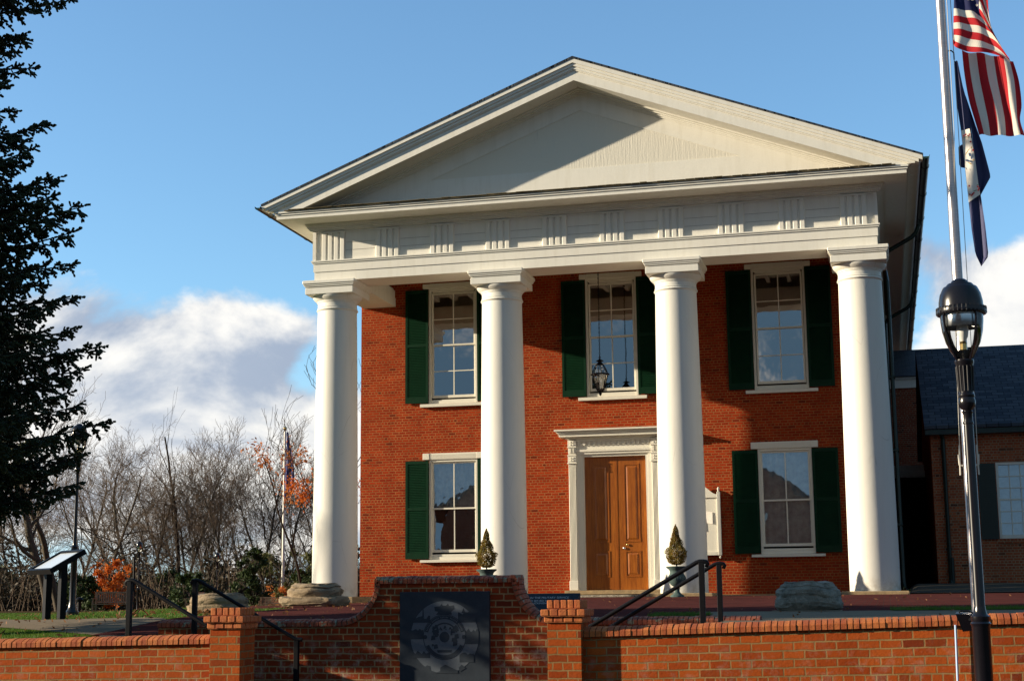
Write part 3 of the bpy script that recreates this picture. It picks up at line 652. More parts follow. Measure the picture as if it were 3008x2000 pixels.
# ------------------------------------------------------------------ courthouse
CH = thing('courthouse', (0, 0, 0), 'red brick courthouse with four white columns and a white pediment', 'courthouse')
D = 3.15; YB = 26.0
holes = []
for cx in (-4.24, 4.26): holes.append((cx-.655, cx+.655, .96, 3.53))
for cx in (-4.24, 0.0, 4.26): holes.append((cx-.665, cx+.665, 5.01, 8.08))
holes.append((-.86, .90, .10, 3.54))
b = MB(); gx = sorted({-6.8, 6.8, *[h[0] for h in holes], *[h[1] for h in holes]}); gz = sorted({-.3, 9.1, *[h[2] for h in holes], *[h[3] for h in holes]})
for a, c in zip(gx[:-1], gx[1:]):
    for e, f in zip(gz[:-1], gz[1:]):
        mx, mz = (a+c)/2, (e+f)/2
        if any(h[0] < mx < h[1] and h[2] < mz < h[3] for h in holes): continue
        b.face([(a, D, e), (c, D, e), (c, D, f), (a, D, f)])
for x0, x1, z0, z1 in holes:
    y1 = D+.22
    b.face([(x0, D, z0), (x0, D, z1), (x0, y1, z1), (x0, y1, z0)]); b.face([(x1, D, z1), (x1, D, z0), (x1, y1, z0), (x1, y1, z1)])
    b.face([(x0, D, z1), (x1, D, z1), (x1, y1, z1), (x0, y1, z1)]); b.face([(x1, D, z0), (x0, D, z0), (x0, y1, z0), (x1, y1, z0)])
b.face([(-6.8, YB, -.6), (-6.8, D, -.6), (-6.8, D, 9.1), (-6.8, YB, 9.1)]); b.face([(6.8, D, -.6), (6.8, YB, -.6), (6.8, YB, 9.1), (6.8, D, 9.1)])
b.face([(6.8, YB, -.6), (-6.8, YB, -.6), (-6.8, YB, 9.1), (6.8, YB, 9.1)])
b.build('wall', 'brick', CH, fix=False)
# room behind the glass
for (z0, z1) in ((.3, 4.1), (4.4, 8.6)):
    for (a, c) in ((-6.3, -2.4), (-2.3, 2.3), (2.4, 6.3)):
        b = MB(); y0, y1 = D+.23, D+5
        b.face([(a, y1, z0), (c, y1, z0), (c, y1, z1), (a, y1, z1)]); b.face([(a, y0, z0), (a, y1, z0), (a, y1, z1), (a, y0, z1)]); b.face([(c, y1, z0), (c, y0, z0), (c, y0, z1), (c, y1, z1)])
        b.face([(a, y0, z1), (a, y1, z1), (c, y1, z1), (c, y0, z1)]); b.face([(a, y1, z0), (a, y0, z0), (c, y0, z0), (c, y1, z0)])
        b.build('room', 'room', CH, fix=False)
# roof
b = MB(); A = 12.43; S_ = .385; XE = 7.80; yf = -1.36
for s_ in (-1, 1):
    p = [(0, A+.0), (s_*XE, A-S_*XE), (s_*XE, A-S_*XE+.045), (0, A+.055)]
    b.prism(p, 1, yf, YB+.5)
uvr = lambda P, n: np.column_stack([P[:, 1], np.abs(P[:, 0])*1.07])
rf = b.build('roof', 'slate', CH, uvfn=uvr)
# raking cornice and pediment
def rake(t1, t2, y0, y1, xe, zlim):
    xi = (A-t2-zlim)/S_; q = MB()
    for s_ in (-1, 1):
        poly = [(0, A-t1), (s_*xe, A-t1-S_*xe), (s_*xe, max(zlim, A-t2-S_*xe)), (s_*min(xi, xe), zlim if xi < xe else A-t2-S_*xe), (0, A-t2)]
        q.prism(poly, 1, y0, y1)
    return q
ped = MB(); xt = 7.6
b = MB(); 
for s_ in (-1, 1): b.face([(0, -.52, A-.3), (s_*(A-.3-9.2)/S_, -.52, 9.2), (0, -.52, 9.2)])
ty = b.build('tympanum', 'boards', CH)
q = rake(.40, 1.01, -.532, -.518, 6.9, 9.25); q.build('tympanum_border', 'white', ty)
b = MB(); b.prism([(-6.6, 9.28), (6.6, 9.28), (6.2, 9.60), (5.2, 9.985), (-5.2, 9.985), (-6.2, 9.60)], 1, -.5305, -.519); 
b.build('tympanum_rail', 'white', ty)
rk = rake(.002, .10, -1.345, -1.10, 7.78, 9.30).build('raking_cornice', 'white', CH)
for k, (a, c, y0, y1, xe) in enumerate(((.102, .17, -1.315, -1.1, 7.70), (.172, .235, -1.285, -1.1, 7.62), (.237, .262, -1.262, -1.1, 7.54), (.264, .50, -1.235, -.72, 7.46), (.30, .535, -.718, -.64, 7.3), (.30, .565, -.638, -.59, 7.2), (.30, .60, -.588, -.56, 7.1), (.30, .63, -.558, -.534, 7.0))):
    rake(a, c, y0, y1, xe, 9.285).build('raking_moulding', 'white', rk)
b = MB()
for s_ in (-1, 1): b.prism([(0, A-.36), (s_*7.3, A-.36-S_*7.3), (s_*7.3, 9.25), (0, 9.25)], 1, -.50, -.45)
b.build('gable_backing', 'white', ty)
# slates on top of the horizontal cornice
b = MB(); b.raw([(-7.2, -1.33, 9.262), (7.2, -1.33, 9.262), (7.2, -.54, 9.38), (-7.2, -.54, 9.38), (-7.2, -1.33, 9.285), (7.2, -1.33, 9.285), (7.2, -.54, 9.403), (-7.2, -.54, 9.403)], [(0, 1, 2, 3), (4, 5, 6, 7), (0, 1, 5, 4), (1, 2, 6, 5), (3, 0, 4, 7)])
r = random.Random(9); x = -7.1
while x < 7.1:
    wd = r.uniform(.16, .26); dz = r.uniform(0, .012); b.box(x, x+wd-.01, -1.345-r.uniform(0, .02), -.5, 9.286+dz*.3, 9.296+dz); x += wd
b.build('cornice_slates', 'old_slate' if 'old_slate' in M else M.setdefault('old_slate', stone('mossy_slate', (.20, .16, .09), (.11, .09, .055), (.05, .045, .035), 5, .01)), CH)
# horizontal cornice, wrapping round both eaves
def wrap(x, y, z0, z1, th, yb=YB+.3):
    """U shaped band: front at y, sides at +-x, reaching back to yb; thickness th inward"""
    q = MB(); q.box(-x, x, y, y+th, z0, z1)
    q.box(-x, -x+th, y+th, yb, z0, z1); q.box(x-th, x, y+th, yb, z0, z1)
    return q
cn = wrap(7.43, -1.25, 9.085, 9.175, .5).build('cornice', 'white', CH)
for (x, y, z0, z1, th) in ((7.455, -1.275, 9.177, 9.205, .5), (7.435, -1.255, 9.207, 9.222, .5), (7.475, -1.30, 9.224, 9.262, .6)): wrap(x, y, z0, z1, th).build('cornice_moulding', 'white', cn)
for (x, y, z0, z1) in ((6.93, -.62, 9.03, 9.083, ), (6.90, -.585, 8.99, 9.028), (6.87, -.555, 8.945, 8.988), (6.84, -.525, 8.915, 8.943)): wrap(x, y, z0, z1, .5).build('bed_moulding', 'white', cn)
b = MB(); b.box(-7.0, -6.5, -1.0, YB, 9.086, 9.17); b.box(6.5, 7.0, -1.0, YB, 9.086, 9.17); b.box(-6.5, 6.5, -1.0, .2, 9.086, 9.17); b.build('soffit', 'white', cn)
# eave boxes above the side cornices
b = MB()
for s_ in (-1, 1): b.prism([(s_*6.6, 9.263), (s_*7.47, 9.263), (s_*7.70, 9.36), (s_*7.76, A-S_*7.76-.003), (s_*6.6, A-S_*6.6-.003)], 1, -1.09, YB+.3)
b.build('eave_box', 'white', cn)
# entablature: two fascias, taenia, frieze and triglyphs
en = wrap(6.735, -.47, 7.66, 7.892, .9, D-.002).build('entablature', 'white', CH)
wrap(6.755, -.49, 7.895, 8.098, .9, D-.002).build('upper_fascia', 'white', en)
wrap(6.785, -.515, 8.10, 8.135, .9, D-.002).build('taenia', 'white', en)
wrap(6.805, -.535, 8.138, 8.170, .9, D-.002).build('taenia_top', 'white', en)
wrap(6.775, -.455, 8.172, 8.914, .3, D-.002).build('frieze', 'white', en)
b = MB(); r = random.Random(2); wrap_=[]
b.box(-6.77, 6.77, -.475, -.457, 8.87, 8.912); b.build('frieze_band', 'white', en)
def trigl(x0):
    b = MB(); w4 = .586; bw = .112; gp = (w4-4*bw)/3
    for k in range(4): a = x0+k*(bw+gp); b.prism([(a, -.457), (a, -.498), (a+.012, -.512), (a+bw-.012, -.512), (a+bw, -.498), (a+bw, -.457)], 2, 8.174, 8.845)
    b.box(x0-.006, x0+w4+.006, -.518, -.4755, 8.847, 8.880); b.box(x0+.002, x0+w4-.002, -.476, -.4565, 8.175, 8.846)
    b.build('triglyph', 'white', en)
for x0 in (-6.535, -5.134, -3.747, -2.36, -.967, .413, 1.80, 3.19, 4.57, 5.95): trigl(x0)
for a_, c_ in ((-6.772, -6.69), (6.70, 6.772)): b = MB(); b.box(a_, c_, -.512, -.457, 8.174, 8.90); b.build('corner_strip', 'white', en)
for i, x0 in enumerate((-5.949, -4.548, -3.161, -1.774, -.381, .999, 2.386, 3.776, 5.156)):   # boards between the triglyphs
    b = MB(); b.box(x0+.02, x0+.78, -.4605, -.456, 8.41, 8.416); b.box(x0+.02, x0+.78, -.4605, -.456, 8.60, 8.606)
    b.build('frieze_joint', 'crack' if 'crack' in M else M.setdefault('crack', simple('joint', (.30, .27, .22), .9)), en)
# portico ceiling with joists
b = MB(); b.box(-6.0, 6.0, .46, D-.003, 8.43, 8.50)
for x in np.arange(-5.5, 5.6, .55): b.box(x-.05, x+.05, .46, D-.004, 8.30, 8.429)
b.build('portico_ceiling', 'white', CH)

# columns
def column(X):
    prof = [(.545, .03), (.545, .10)]
    for k in range(1, 13): t_ = k/12; prof.append((.545-.065*(t_**1.6), .10+6.83*t_))
    prof += [(.480, 6.94), (.500, 6.955), (.512, 6.975), (.500, 6.995), (.484, 7.002), (.482, 7.02), (.494, 7.03), (.482, 7.042), (.478, 7.14), (.492, 7.15), (.492, 7.168), (.505, 7.175), (.505, 7.19), (.53, 7.21), (.575, 7.25), (.600, 7.29), (.603, 7.318)]
    b = MB(); b.lathe(prof, (X, 0, 0), 56)
    c = b.build('column', 'column', CH, smooth=30)
    b = MB()
    b.bbox(X-.615, X+.615, -.615, .615, 7.32, 7.475, .006); b.box(X-.600, X+.600, -.60, .60, 7.4755, 7.50); b.bbox(X-.63, X+.63, -.63, .63, 7.5005, 7.53, .005); b.bbox(X-.648, X+.648, -.648, .648, 7.5305, 7.565, .006); b.bbox(X-.672, X+.672, -.672, .672, 7.5655, 7.657, .014)
    b.build('capital', 'white', c)
    b = MB(); b.bbox(X-.72, X+.72, -.72, .72, -.16, .03, .015); b.build('base_slab', 'stone_slab', c)
for X in (-6.3, -2.1, 2.1, 6.3): column(X)

# windows
def window(cx, z0, z1, rows, mid, curt, up=False):
    hw = .57 if up else .575; fo = .665 if up else .655; zt = z1+(.135 if up else .08)
    zs = (4.915 if up else .885); zf = (5.01 if up else .96); y = D
    b = MB()                                  # frame and box
    b.box(cx-fo, cx-fo+.055, y-.02, y+.10, zf, zt); b.box(cx+fo-.055, cx+fo, y-.02, y+.10, zf, zt); b.box(cx-fo+.055, cx+fo-.055, y-.02, y+.10, zt-.055, zt)
    b.box(cx-fo+.055, cx+fo-.055, y+.0, y+.10, zf, zf+.07); b.box(cx-fo+.055, cx+fo-.055, y+.02, y+.10, zf+.073, z0-.07)
    if up: b.box(cx-hw, cx+hw, y+.02, y+.1, z1+.035, zt-.057)
    fr = b.build('window', 'trim', CH)
    b = MB()                                  # sashes
    for a, c, yy in ((mid, z1, .03), (z0, mid, .065)):
        lo = a-.02; hi = c+.02; x0, x1 = cx-hw-.025, cx+hw+.025; w_ = .045
        b.box(x0, x0+w_, y+yy, y+yy+.032, lo, hi); b.box(x1-w_, x1, y+yy, y+yy+.032, lo, hi)
        b.box(x0+w_, x1-w_, y+yy, y+yy+.032, hi-.042, hi); b.box(x0+w_, x1-w_, y+yy, y+yy+.032, lo, lo+(.04 if a == mid else .07))
        b.box(cx-.013, cx+.013, y+yy+.002, y+yy+.026, lo+.05, hi-.04)
        if rows == 4: zz = (a+c)/2; b.box(x0+w_, cx-.0135, y+yy+.002, y+yy+.026, zz-.012, zz+.012); b.box(cx+.0135, x1-w_, y+yy+.002, y+yy+.026, zz-.012, zz+.012)
    b.build('sash', 'trim', fr)
    b = MB(); b.face([(cx-hw, y+.048, mid), (cx+hw, y+.048, mid), (cx+hw, y+.048, z1), (cx-hw, y+.048, z1)]); b.face([(cx-hw, y+.083, z0), (cx+hw, y+.083, z0), (cx+hw, y+.083, mid), (cx-hw, y+.083, mid)])
    b.build('glass', 'pane', fr, fix=False)
    b = MB(); lh = .815
    b.bbox(cx-lh, cx+lh, y-.055, y+.0, zt+.002, zt+(.13 if up else .17), .006)
    for s_ in (-1, 1): b.bbox(cx+s_*(lh-.085)-.088, cx+s_*(lh-.085)+.088, y-.072, y-.0555, zt+.004, zt+(.128 if up else .168), .006)
    for k in range(4): zz = zt+.03+k*.03; b.box(cx-lh+.18, cx+lh-.18, y-.062, y-.0555, zz, zz+.014)
    b.build('lintel', 'trim', fr)
    b = MB(); b.prism([(y-.10, zs), (y+.10, zs), (y+.10, zf-.002), (y-.0, zf-.002), (y-.10, zf-.02)], 0, cx-.885, cx+.885); b.build('sill', 'trim', fr)
    for s_ in (-1, 1):                        # louvred shutters
        xa, xb = sorted((cx+s_*(fo+.005), cx+s_*(fo+.635))); za, zb = zf+.015, zt-.02; ym = y-.075; b = MB(); st = .062
        mz = za+(zb-za)*.505
        b.box(xa, xa+st, ym, ym+.035, za, zb); b.box(xb-st, xb, ym, ym+.035, za, zb)
        for p, q in ((za, za+.16), (mz-.035, mz+.035), (zb-.085, zb)): b.box(xa+st, xb-st, ym, ym+.035, p, q)
        for p, q in ((za+.165, mz-.04), (mz+.04, zb-.09)):
            n = int((q-p)/.042)
            for k in range(n):
                zz = p+(q-p)*(k+.5)/n; b.raw([(xa+st, ym+.004, zz-.024), (xb-st, ym+.004, zz-.024), (xb-st, ym+.030, zz+.018), (xa+st, ym+.030, zz+.018), (xa+st, ym+.004, zz-.018), (xb-st, ym+.004, zz-.018), (xb-st, ym+.030, zz+.024), (xa+st, ym+.030, zz+.024)], [(0, 1, 5, 4), (4, 5, 6, 7), (0, 3, 2, 1), (2, 3, 7, 6)])
        b.box(xa+st, xb-st, ym+.031, ym+.034, za+.16, zb-.085)
        b.build('shutter', 'green', fr)
    if curt:                                  # swagged net curtain
        n = 34; m_ = 16; vs = []; fs = []; zt_, zb_ = z1+.02, z0-.02
        for j in range(m_+1):
            v_ = j/m_
            for i in range(n+1):
                u_ = i/n; vs.append((cx-hw+2*hw*u_, y+.16+.03*math.sin(u_*38+v_*2.5*math.sin(u_*5))*(0.4+.6*v_), zt_+(zb_-zt_)*v_))
        for j in range(m_):
            for i in range(n): fs.append((j*(n+1)+i, j*(n+1)+i+1, (j+1)*(n+1)+i+1, (j+1)*(n+1)+i))
        if curt == 2: fs = [f for f in fs if max(f) < (n+1)*(m_//2+1)]; vs = vs[:(n+1)*(m_//2+1)]
        b = MB(); b.raw(vs, fs); b.build('curtain', 'curtain', fr, smooth=80)
    return fr
window(-4.24, 1.16, 3.45, 2, 2.265, 2); window(4.26, 1.16, 3.45, 2, 2.265, 1)
for cx in (-4.24, 0.0, 4.26): window(cx, 5.18, 7.945, 4, 6.56, 0, True)

# door
dr = MB(); ds = (-.965, -.865)
b = MB(); y = D
b.box(-.965, -.862, y-.05, y+.03, .13, 3.54); b.box(.868, .965, y-.05, y+.03, .13, 3.54)          # jambs
b.box(-.862, -.79, y-.02, y+.20, .13, 3.54); b.box(.80, .868, y-.02, y+.20, .13, 3.54); b.box(-.79, .80, y-.02, y+.20, 3.478, 3.54)
fr = b.build('doorway', 'trim', CH)
for x0 in (-1.165, .967):
    b = MB()
    b.bbox(x0-.012, x0+.212, y-.15, y, .13, .37, .008)
    b.box(x0, x0+.2, y-.09, y-.0, .371, 3.30)
    for k in range(6): a = x0+.012+k*.031; b.prism([(a, y-.0905), (a, y-.112), (a+.006, y-.118), (a+.014, y-.118), (a+.02, y-.112), (a+.02, y-.0905)], 2, .372, 3.29)
    b.build('pilaster', 'trim', fr)
for x0 in (-1.165, .967):
    b = MB()
    for z0, z1, e in ((3.302, 3.335, .022), (3.337, 3.50, .008), (3.502, 3.53, .02), (3.532, 3.56, -.005), (3.562, 3.71, .0), (3.712, 3.735, .02), (3.737, 3.91, .008)): b.bbox(x0-e, x0+.2+e, y-.125-e, y-.0, z0, z1, .005)
    for zc in (3.42, 3.823):
        for a_ in range(4): an = a_*math.pi/2+.785; b.bbox(x0+.1+.045*math.cos(an)-.02, x0+.1+.045*math.cos(an)+.02, y-.155, y-.1335, zc+.045*math.sin(an)-.02, zc+.045*math.sin(an)+.02, .006)
    b.box(x0+.05, x0+.075, y-.14, y-.1255, 3.575, 3.70); b.box(x0+.125, x0+.15, y-.14, y-.1255, 3.575, 3.70)
    b.build('pilaster_capital', 'trim', fr)
b = MB()
b.box(-.963, .965, y-.07, y+.0, 3.542, 3.60); b.box(-.963, .965, y-.10, y+.0, 3.602, 3.66); b.box(-.963, .965, y-.06, y+.0, 3.662, 3.93)
for k in range(15): xx = -.88+k*.126; b.prism([(xx-.038, 3.862), (xx-.038, 3.80), (xx-.02, 3.765), (xx+.02, 3.765), (xx+.038, 3.80), (xx+.038, 3.862)], 1, y-.095, y-.0605)
b.box(-.95, .95, y-.11, y-.0605, 3.864, 3.93)
b.build('door_frieze', 'trim', fr)
b = MB()
for z0, z1, e in ((3.932, 3.97, .0), (3.972, 4.03, .13), (4.032, 4.06, .15), (4.062, 4.09, .175), (4.092, 4.11, .20), (4.112, 4.155, .235)): b.bbox(-1.235-e, 1.265+e, y-.17-e, y-.0, z0, z1, .005)
b.build('door_cornice', 'trim', fr)
def leaf(x0, x1, knob):
    b = MB(); yy = y+.10; b.box(x0, x1, yy, yy+.05, .135, 3.477)
    w_ = x1-x0
    for z0, z1 in ((1.35, 3.25), (.48, 1.07)):
        a, c = x0+w_*.27, x0+w_*.71
        b.box(a-.03, c+.03, yy-.012, yy-.0005, z1, z1+.03); b.box(a-.03, c+.03, yy-.012, yy-.0005, z0-.03, z0); b.box(a-.03, a, yy-.012, yy-.0005, z0, z1); b.box(c, c+.03, yy-.012, yy-.0005, z0, z1)
        b.raw([(a+.03, yy-.001, z0+.03), (c-.03, yy-.001, z0+.03), (c-.03, yy-.001, z1-.03), (a+.03, yy-.001, z1-.03), (a+.07, yy-.016, z0+.07), (c-.07, yy-.016, z0+.07), (c-.07, yy-.016, z1-.07), (a+.07, yy-.016, z1-.07)], [(4, 5, 6, 7), (0, 1, 5, 4), (1, 2, 6, 5), (2, 3, 7, 6), (3, 0, 4, 7)])
    b.box(x0+.002, x0+.012, yy-.008, yy-.0004, .14, 3.47)
    o = b.build('door_leaf', 'wood', fr)
    if knob:
        for xx, zz, m_, rr in ((x0+.235, 1.25, 'brass', .028), (x0+.155, 1.165, 'chrome', .034)):
            k = MB(); k.raw([(xx+rr*math.cos(a)*q, yy-.014-d_, zz+rr*math.sin(a)*q) for q, d_ in ((1, 0), (1, .014), (.6, .022)) for a in [2*math.pi*i/14 for i in range(14)]], [tuple(range(28, 42))]+[(j*14+i, j*14+(i+1) % 14, (j+1)*14+(i+1) % 14, (j+1)*14+i) for j in range(2) for i in range(14)])
            kk = k.build('door_knob', m_, fr, smooth=60)
leaf(-.788, .030, False); leaf(.034, .80, True)
b = MB(); b.face([(-.86, y+.21, .1), (.9, y+.21, .1), (.9, y+.21, 3.54), (-.86, y+.21, 3.54)]); b.build('door_backing', 'shadow_room', fr, fix=False)
b = MB(); b.bbox(-1.25, 1.16, y-.42, y+.2, .02, .128, .012); r = random.Random(5)
ds_ = b.build('door_step', 'stone_slab', CH)
b = MB(); b.bbox(-1.34, 1.30, y-.75, y-.425, -.16, .012, .02); b.build('lower_step', 'stone_grey', ds_)
b = MB(); b.bbox(1.32, 6.7, y-.30, y-.003, -.16, -.012, .02); b.bbox(-6.7, -1.36, y-.30, y-.003, -.16, -.012, .02); b.build('footing_ledge', 'stone_slab', CH)

# gutters and downpipes
def gutter(s_):
    n = 9; prof = [(math.cos(math.pi+math.pi*i/(n-1))*.075, math.sin(math.pi+math.pi*i/(n-1))*.085) for i in range(n)]; cx, cz = s_*(XE+.06), 9.405
    b = MB()
    for i in range(n-1):
        (a, c), (e, f) = prof[i], prof[i+1]; k = .88
        b.face([(cx+a, -1.42, cz+c), (cx+e, -1.42, cz+f), (cx+e, YB+.5, cz+f), (cx+a, YB+.5, cz+c)]); b.face([(cx+a*k, -1.42, cz+c*k), (cx+e*k, -1.42, cz+f*k), (cx+e*k, YB+.5, cz+f*k), (cx+a*k, YB+.5, cz+c*k)])
        b.face([(cx+a, -1.42, cz+c), (cx+e, -1.42, cz+f), (cx+e*k, -1.42, cz+f*k), (cx+a*k, -1.42, cz+c*k)])
    for yy in np.arange(-.6, YB, 2.4): b.tube([(cx-s_*.1, yy, cz+.02), (cx-s_*.07, yy, cz-.06), (cx, yy, cz-.098), (cx+s_*.07, yy, cz-.06), (cx+s_*.082, yy, cz+.01)], .006, 6)
    g_ = b.build('gutter', 'gutter', CH, fix=False)
    b = MB()
    b.face([(cx-.062, -1.38, cz-.02), (cx-.04, -1.38, cz-.062), (cx, -1.38, cz-.074), (cx+.04, -1.38, cz-.062), (cx+.062, -1.38, cz-.02)]); b.build('gutter_lining', 'copper', g_, fix=False)
gutter(-1); gutter(1)
for yy in (4.6, 14.5, 25.6):
    b = MB()
    b.tube([(7.80, yy, 9.30), (7.72, yy, 9.10), (7.60, yy, 8.98), (7.0, yy, 8.66), (6.90, yy, 8.52), (6.90, yy, 8.2)], .055, 8)
    b.tube([(6.90, yy, 8.2), (6.90, yy, .2 if yy > 5 else 7.0)], .05, 8)
    b.build('downpipe', 'gutter', CH, smooth=50)
b = MB(); b.tube([(6.90, 4.6, 8.2), (6.93, 3.30, 7.6), (6.93, 3.28, 7.3), (6.945, 3.28, .25), (6.96, 3.2, .10), (7.03, 2.6, .0)], .05, 10)
for zz in (1.6, 3.4, 5.2): b.tube([(6.86, 3.28, zz), (7.0, 3.28, zz)], .056, 8)
b.build('downpipe', 'gutter', CH, smooth=50)

# notice board on the wall
nb = thing('notice_board', (2.2, D-.08, .93), 'white carved notice board on the brick wall between the door and right window', 'notice board')
b = MB(); X0, X1 = 1.72, 2.655; yy = D-.16
for x in (X0, X1-.085): b.bbox(x, x+.085, yy, yy+.085, .94, 2.50, .006)
pts = [(X0+.085, 2.36), (X1-.085, 2.36)]+[(X1-.085-(X1-X0-.17)*k/20, 2.44+.22*math.sin(math.pi*k/20)**2) for k in range(21)]
b.prism(pts, 1, yy+.01, yy+.07); b.box(X0+.085, X1-.085, yy+.012, yy+.07, .95, 1.03)
f_ = b.build('frame', 'trim', nb)
for x in (X0+.042, X1-.042):
    b = MB(); b.lathe([(.012, 2.50), (.030, 2.515), (.020, 2.54), (.034, 2.565), (.028, 2.59), (.008, 2.62)], (x, yy+.042, 0), 10); b.build('finial', 'trim', f_, smooth=40)
    b = MB(); b.lathe([(.008, .87), (.024, .885), (.028, .905), (.016, .925), (.02, .938)], (x, yy+.042, 0), 10); b.build('finial', 'trim', f_, smooth=40)
b = MB(); b.box(X0+.086, X1-.086, yy+.045, yy+.06, 1.031, 2.358); b.build('panel', 'trim', nb)
pn = MB()
for x, z, w_, h_, a in ((2.28, 2.00, .17, .26, .1), (2.05, 1.85, .2, .28, -.05)):
    pn.raw([(x, yy+.042, z-h_), (x+w_, yy+.020, z-h_-.03), (x+w_, yy+.026, z), (x, yy+.043, z+.03)], [(0, 1, 2, 3)])
pn.build('paper', 'flag_white', nb, fix=False)
b = MB(); b.box(X0+.3, X1-.3, yy+.06, D-.001, 1.2, 2.2); b.build('wall_mount', 'trim', nb)

# ------------------------------------------------------------------ hanging lantern
ln = thing('hanging_lantern', (0, 1.3, 8.29), 'black glazed lantern hanging on a long chain before the middle upper window', 'lantern')
b = MB(); z = 8.295; k = 0
while z > 5.80:
    r_ = .020; a = k % 2
    pts = [Vector(((math.cos(q)*r_*.7 if a else 0), (0 if a else math.cos(q)*r_*.7), z-.028+math.sin(q)*.034)) for q in [2*math.pi*i/8 for i in range(9)]]
    b.tube([(p.x+.02, p.y+1.3, p.z) for p in pts], .0055, 4); z -= .052; k += 1
b.build('chain', 'iron', ln)
b = MB(); b.lathe([(.04, 8.29), (.04, 8.26), (.015, 8.25)], (.02, 1.3, 0), 12); b.build('ceiling_hook', 'iron', ln)
def sq(b, z0, r0, z1, r1, n=6):
    vs = [(.02+r0*math.cos(2*math.pi*(i+.5)/n), 1.3+r0*math.sin(2*math.pi*(i+.5)/n), z0) for i in range(n)]+[(.02+r1*math.cos(2*math.pi*(i+.5)/n), 1.3+r1*math.sin(2*math.pi*(i+.5)/n), z1) for i in range(n)]
    b.raw(vs, [(i, (i+1) % n, (i+1) % n+n, i+n) for i in range(n)])
b = MB(); b.lathe([(.012, 5.80), (.012, 5.74), (.04, 5.725), (.012, 5.71), (.018, 5.68), (.095, 5.64), (.10, 5.63), (.05, 5.62), (.045, 5.60), (.07, 5.575), (.10, 5.54)], (.02, 1.3, 0), 6)
for i in range(6):
    a = 2*math.pi*(i+.5)/6; c_, s_ = math.cos(a), math.sin(a)
    b.tube([(.02+.09*c_, 1.3+.09*s_, 5.55), (.02+.15*c_, 1.3+.15*s_, 5.45), (.02+.20*c_, 1.3+.20*s_, 5.34), (.02+.205*c_, 1.3+.205*s_, 5.31)], .011, 5)
    b.tube([(.02+.205*c_, 1.3+.205*s_, 5.31), (.02+.095*c_, 1.3+.095*s_, 4.93), (.02+.03*c_, 1.3+.03*s_, 4.85)], .011, 5)
b.lathe([(.19, 5.325), (.235, 5.32), (.235, 5.285), (.19, 5.28), (.19, 5.325)], (.02, 1.3, 0), 6, cap=False)
b.lathe([(.10, 4.945), (.11, 4.94), (.10, 4.925), (.09, 4.92), (.10, 4.945)], (.02, 1.3, 0), 6, cap=False)
b.lathe([(.06, 4.90), (.02, 4.86), (.035, 4.835), (.028, 4.80), (.006, 4.775)], (.02, 1.3, 0), 8)
b.build('frame', 'iron', ln)
b = MB(); sq(b, 4.945, .095, 5.29, .195); sq(b, 5.33, .185, 5.54, .09); b.build('glass', 'clear', ln, fix=False)
b = MB(); b.lathe([(.05, 4.93), (.05, 4.95), (.012, 4.97), (.012, 5.02)], (.02, 1.3, 0), 8)
for i in range(3): a = 2*math.pi*i/3; b.lathe([(.010, 4.99), (.010, 5.10), (.016, 5.13), (.012, 5.17), (.002, 5.20)], (.02+.035*math.cos(a), 1.3+.035*math.sin(a), 0), 8)
b.build('candle_bulbs', 'bulb', ln)

# ------------------------------------------------------------------ urns with clipped conifers
nprs = np.random.RandomState(11)
def leafcloud(pts, size, rs, elong=1.6, flat=.5):
    """one bent quad per point, random orientation"""
    n = len(pts); a = rs.normal(size=(n, 3)); a /= np.linalg.norm(a, axis=1)[:, None]; c = rs.normal(size=(n, 3)); c -= a*(a*c).sum(1)[:, None]; c /= np.linalg.norm(c, axis=1)[:, None]
    s = size*rs.uniform(.6, 1.4, size=(n, 1)); a = a*s*elong; c = c*s
    V = np.stack([pts-a, pts+c*.6, pts+a, pts-c*.6], 1).reshape(-1, 3); Fc = np.arange(4*n).reshape(n, 4)
    return V, Fc
def topiary(X, Y, label):
    z0 = float(H(X, Y)); t = thing('potted_conifer', (X, Y, z0), label, 'planter', 'urns with clipped conifers')
    b = MB(); b.lathe([(.15, 0), (.15, .035), (.135, .05), (.09, .075), (.055, .12), (.05, .17), (.075, .185), (.05, .20), (.055, .22), (.12, .255), (.185, .33), (.20, .40), (.185, .455), (.155, .50), (.148, .55), (.165, .59), (.225, .635), (.232, .655), (.215, .665), (.19, .64), (.10, .60)], (X, Y, z0), 28)
    for k in range(12): a = 2*math.pi*k/12; b.lathe([(.006, 0), (.016, .02), (.018, .06), (.008, .09)], (X+.185*math.cos(a), Y+.185*math.sin(a), z0+.35), 6)
    u = b.build('urn', 'urn', t, smooth=45)
    b = MB(); b.tube([(X, Y, z0+.60), (X+.005, Y, z0+.9), (X, Y, z0+1.3)], [.02, .014, .006], 6); b.build('trunk', 'bark_dark', t)
    rs = nprs; n = 9000; h = rs.beta(1.1, 1.7, n); lump = .82+.18*np.sin(h*9+rs.uniform(0, 6.28))
    rad = np.interp(h, [0, .06, .2, .38, .55, .72, .88, 1], [.08, .16, .235, .205, .125, .085, .045, .008])*(.94+.10*np.sin(h*24))*np.sqrt(rs.uniform(.35, 1.1, n)); an = rs.uniform(0, 6.283, n)
    rad *= 1+.13*np.sin(an*5+h*14)+.08*np.sin(an*3-h*21)
    pts = np.column_stack([X+rad*np.cos(an), Y+rad*np.sin(an), z0+.70+h*.87])
    V, Fc = leafcloud(pts, .011, rs, 1.5); bigmesh('foliage', V, Fc, 'topiary', t)
topiary(2.14, -1.5, 'green urn with a clipped cone conifer before the third column')
topiary(-2.13, -1.5, 'clipped cone conifer in an urn before the second column, rising above the curved wall')

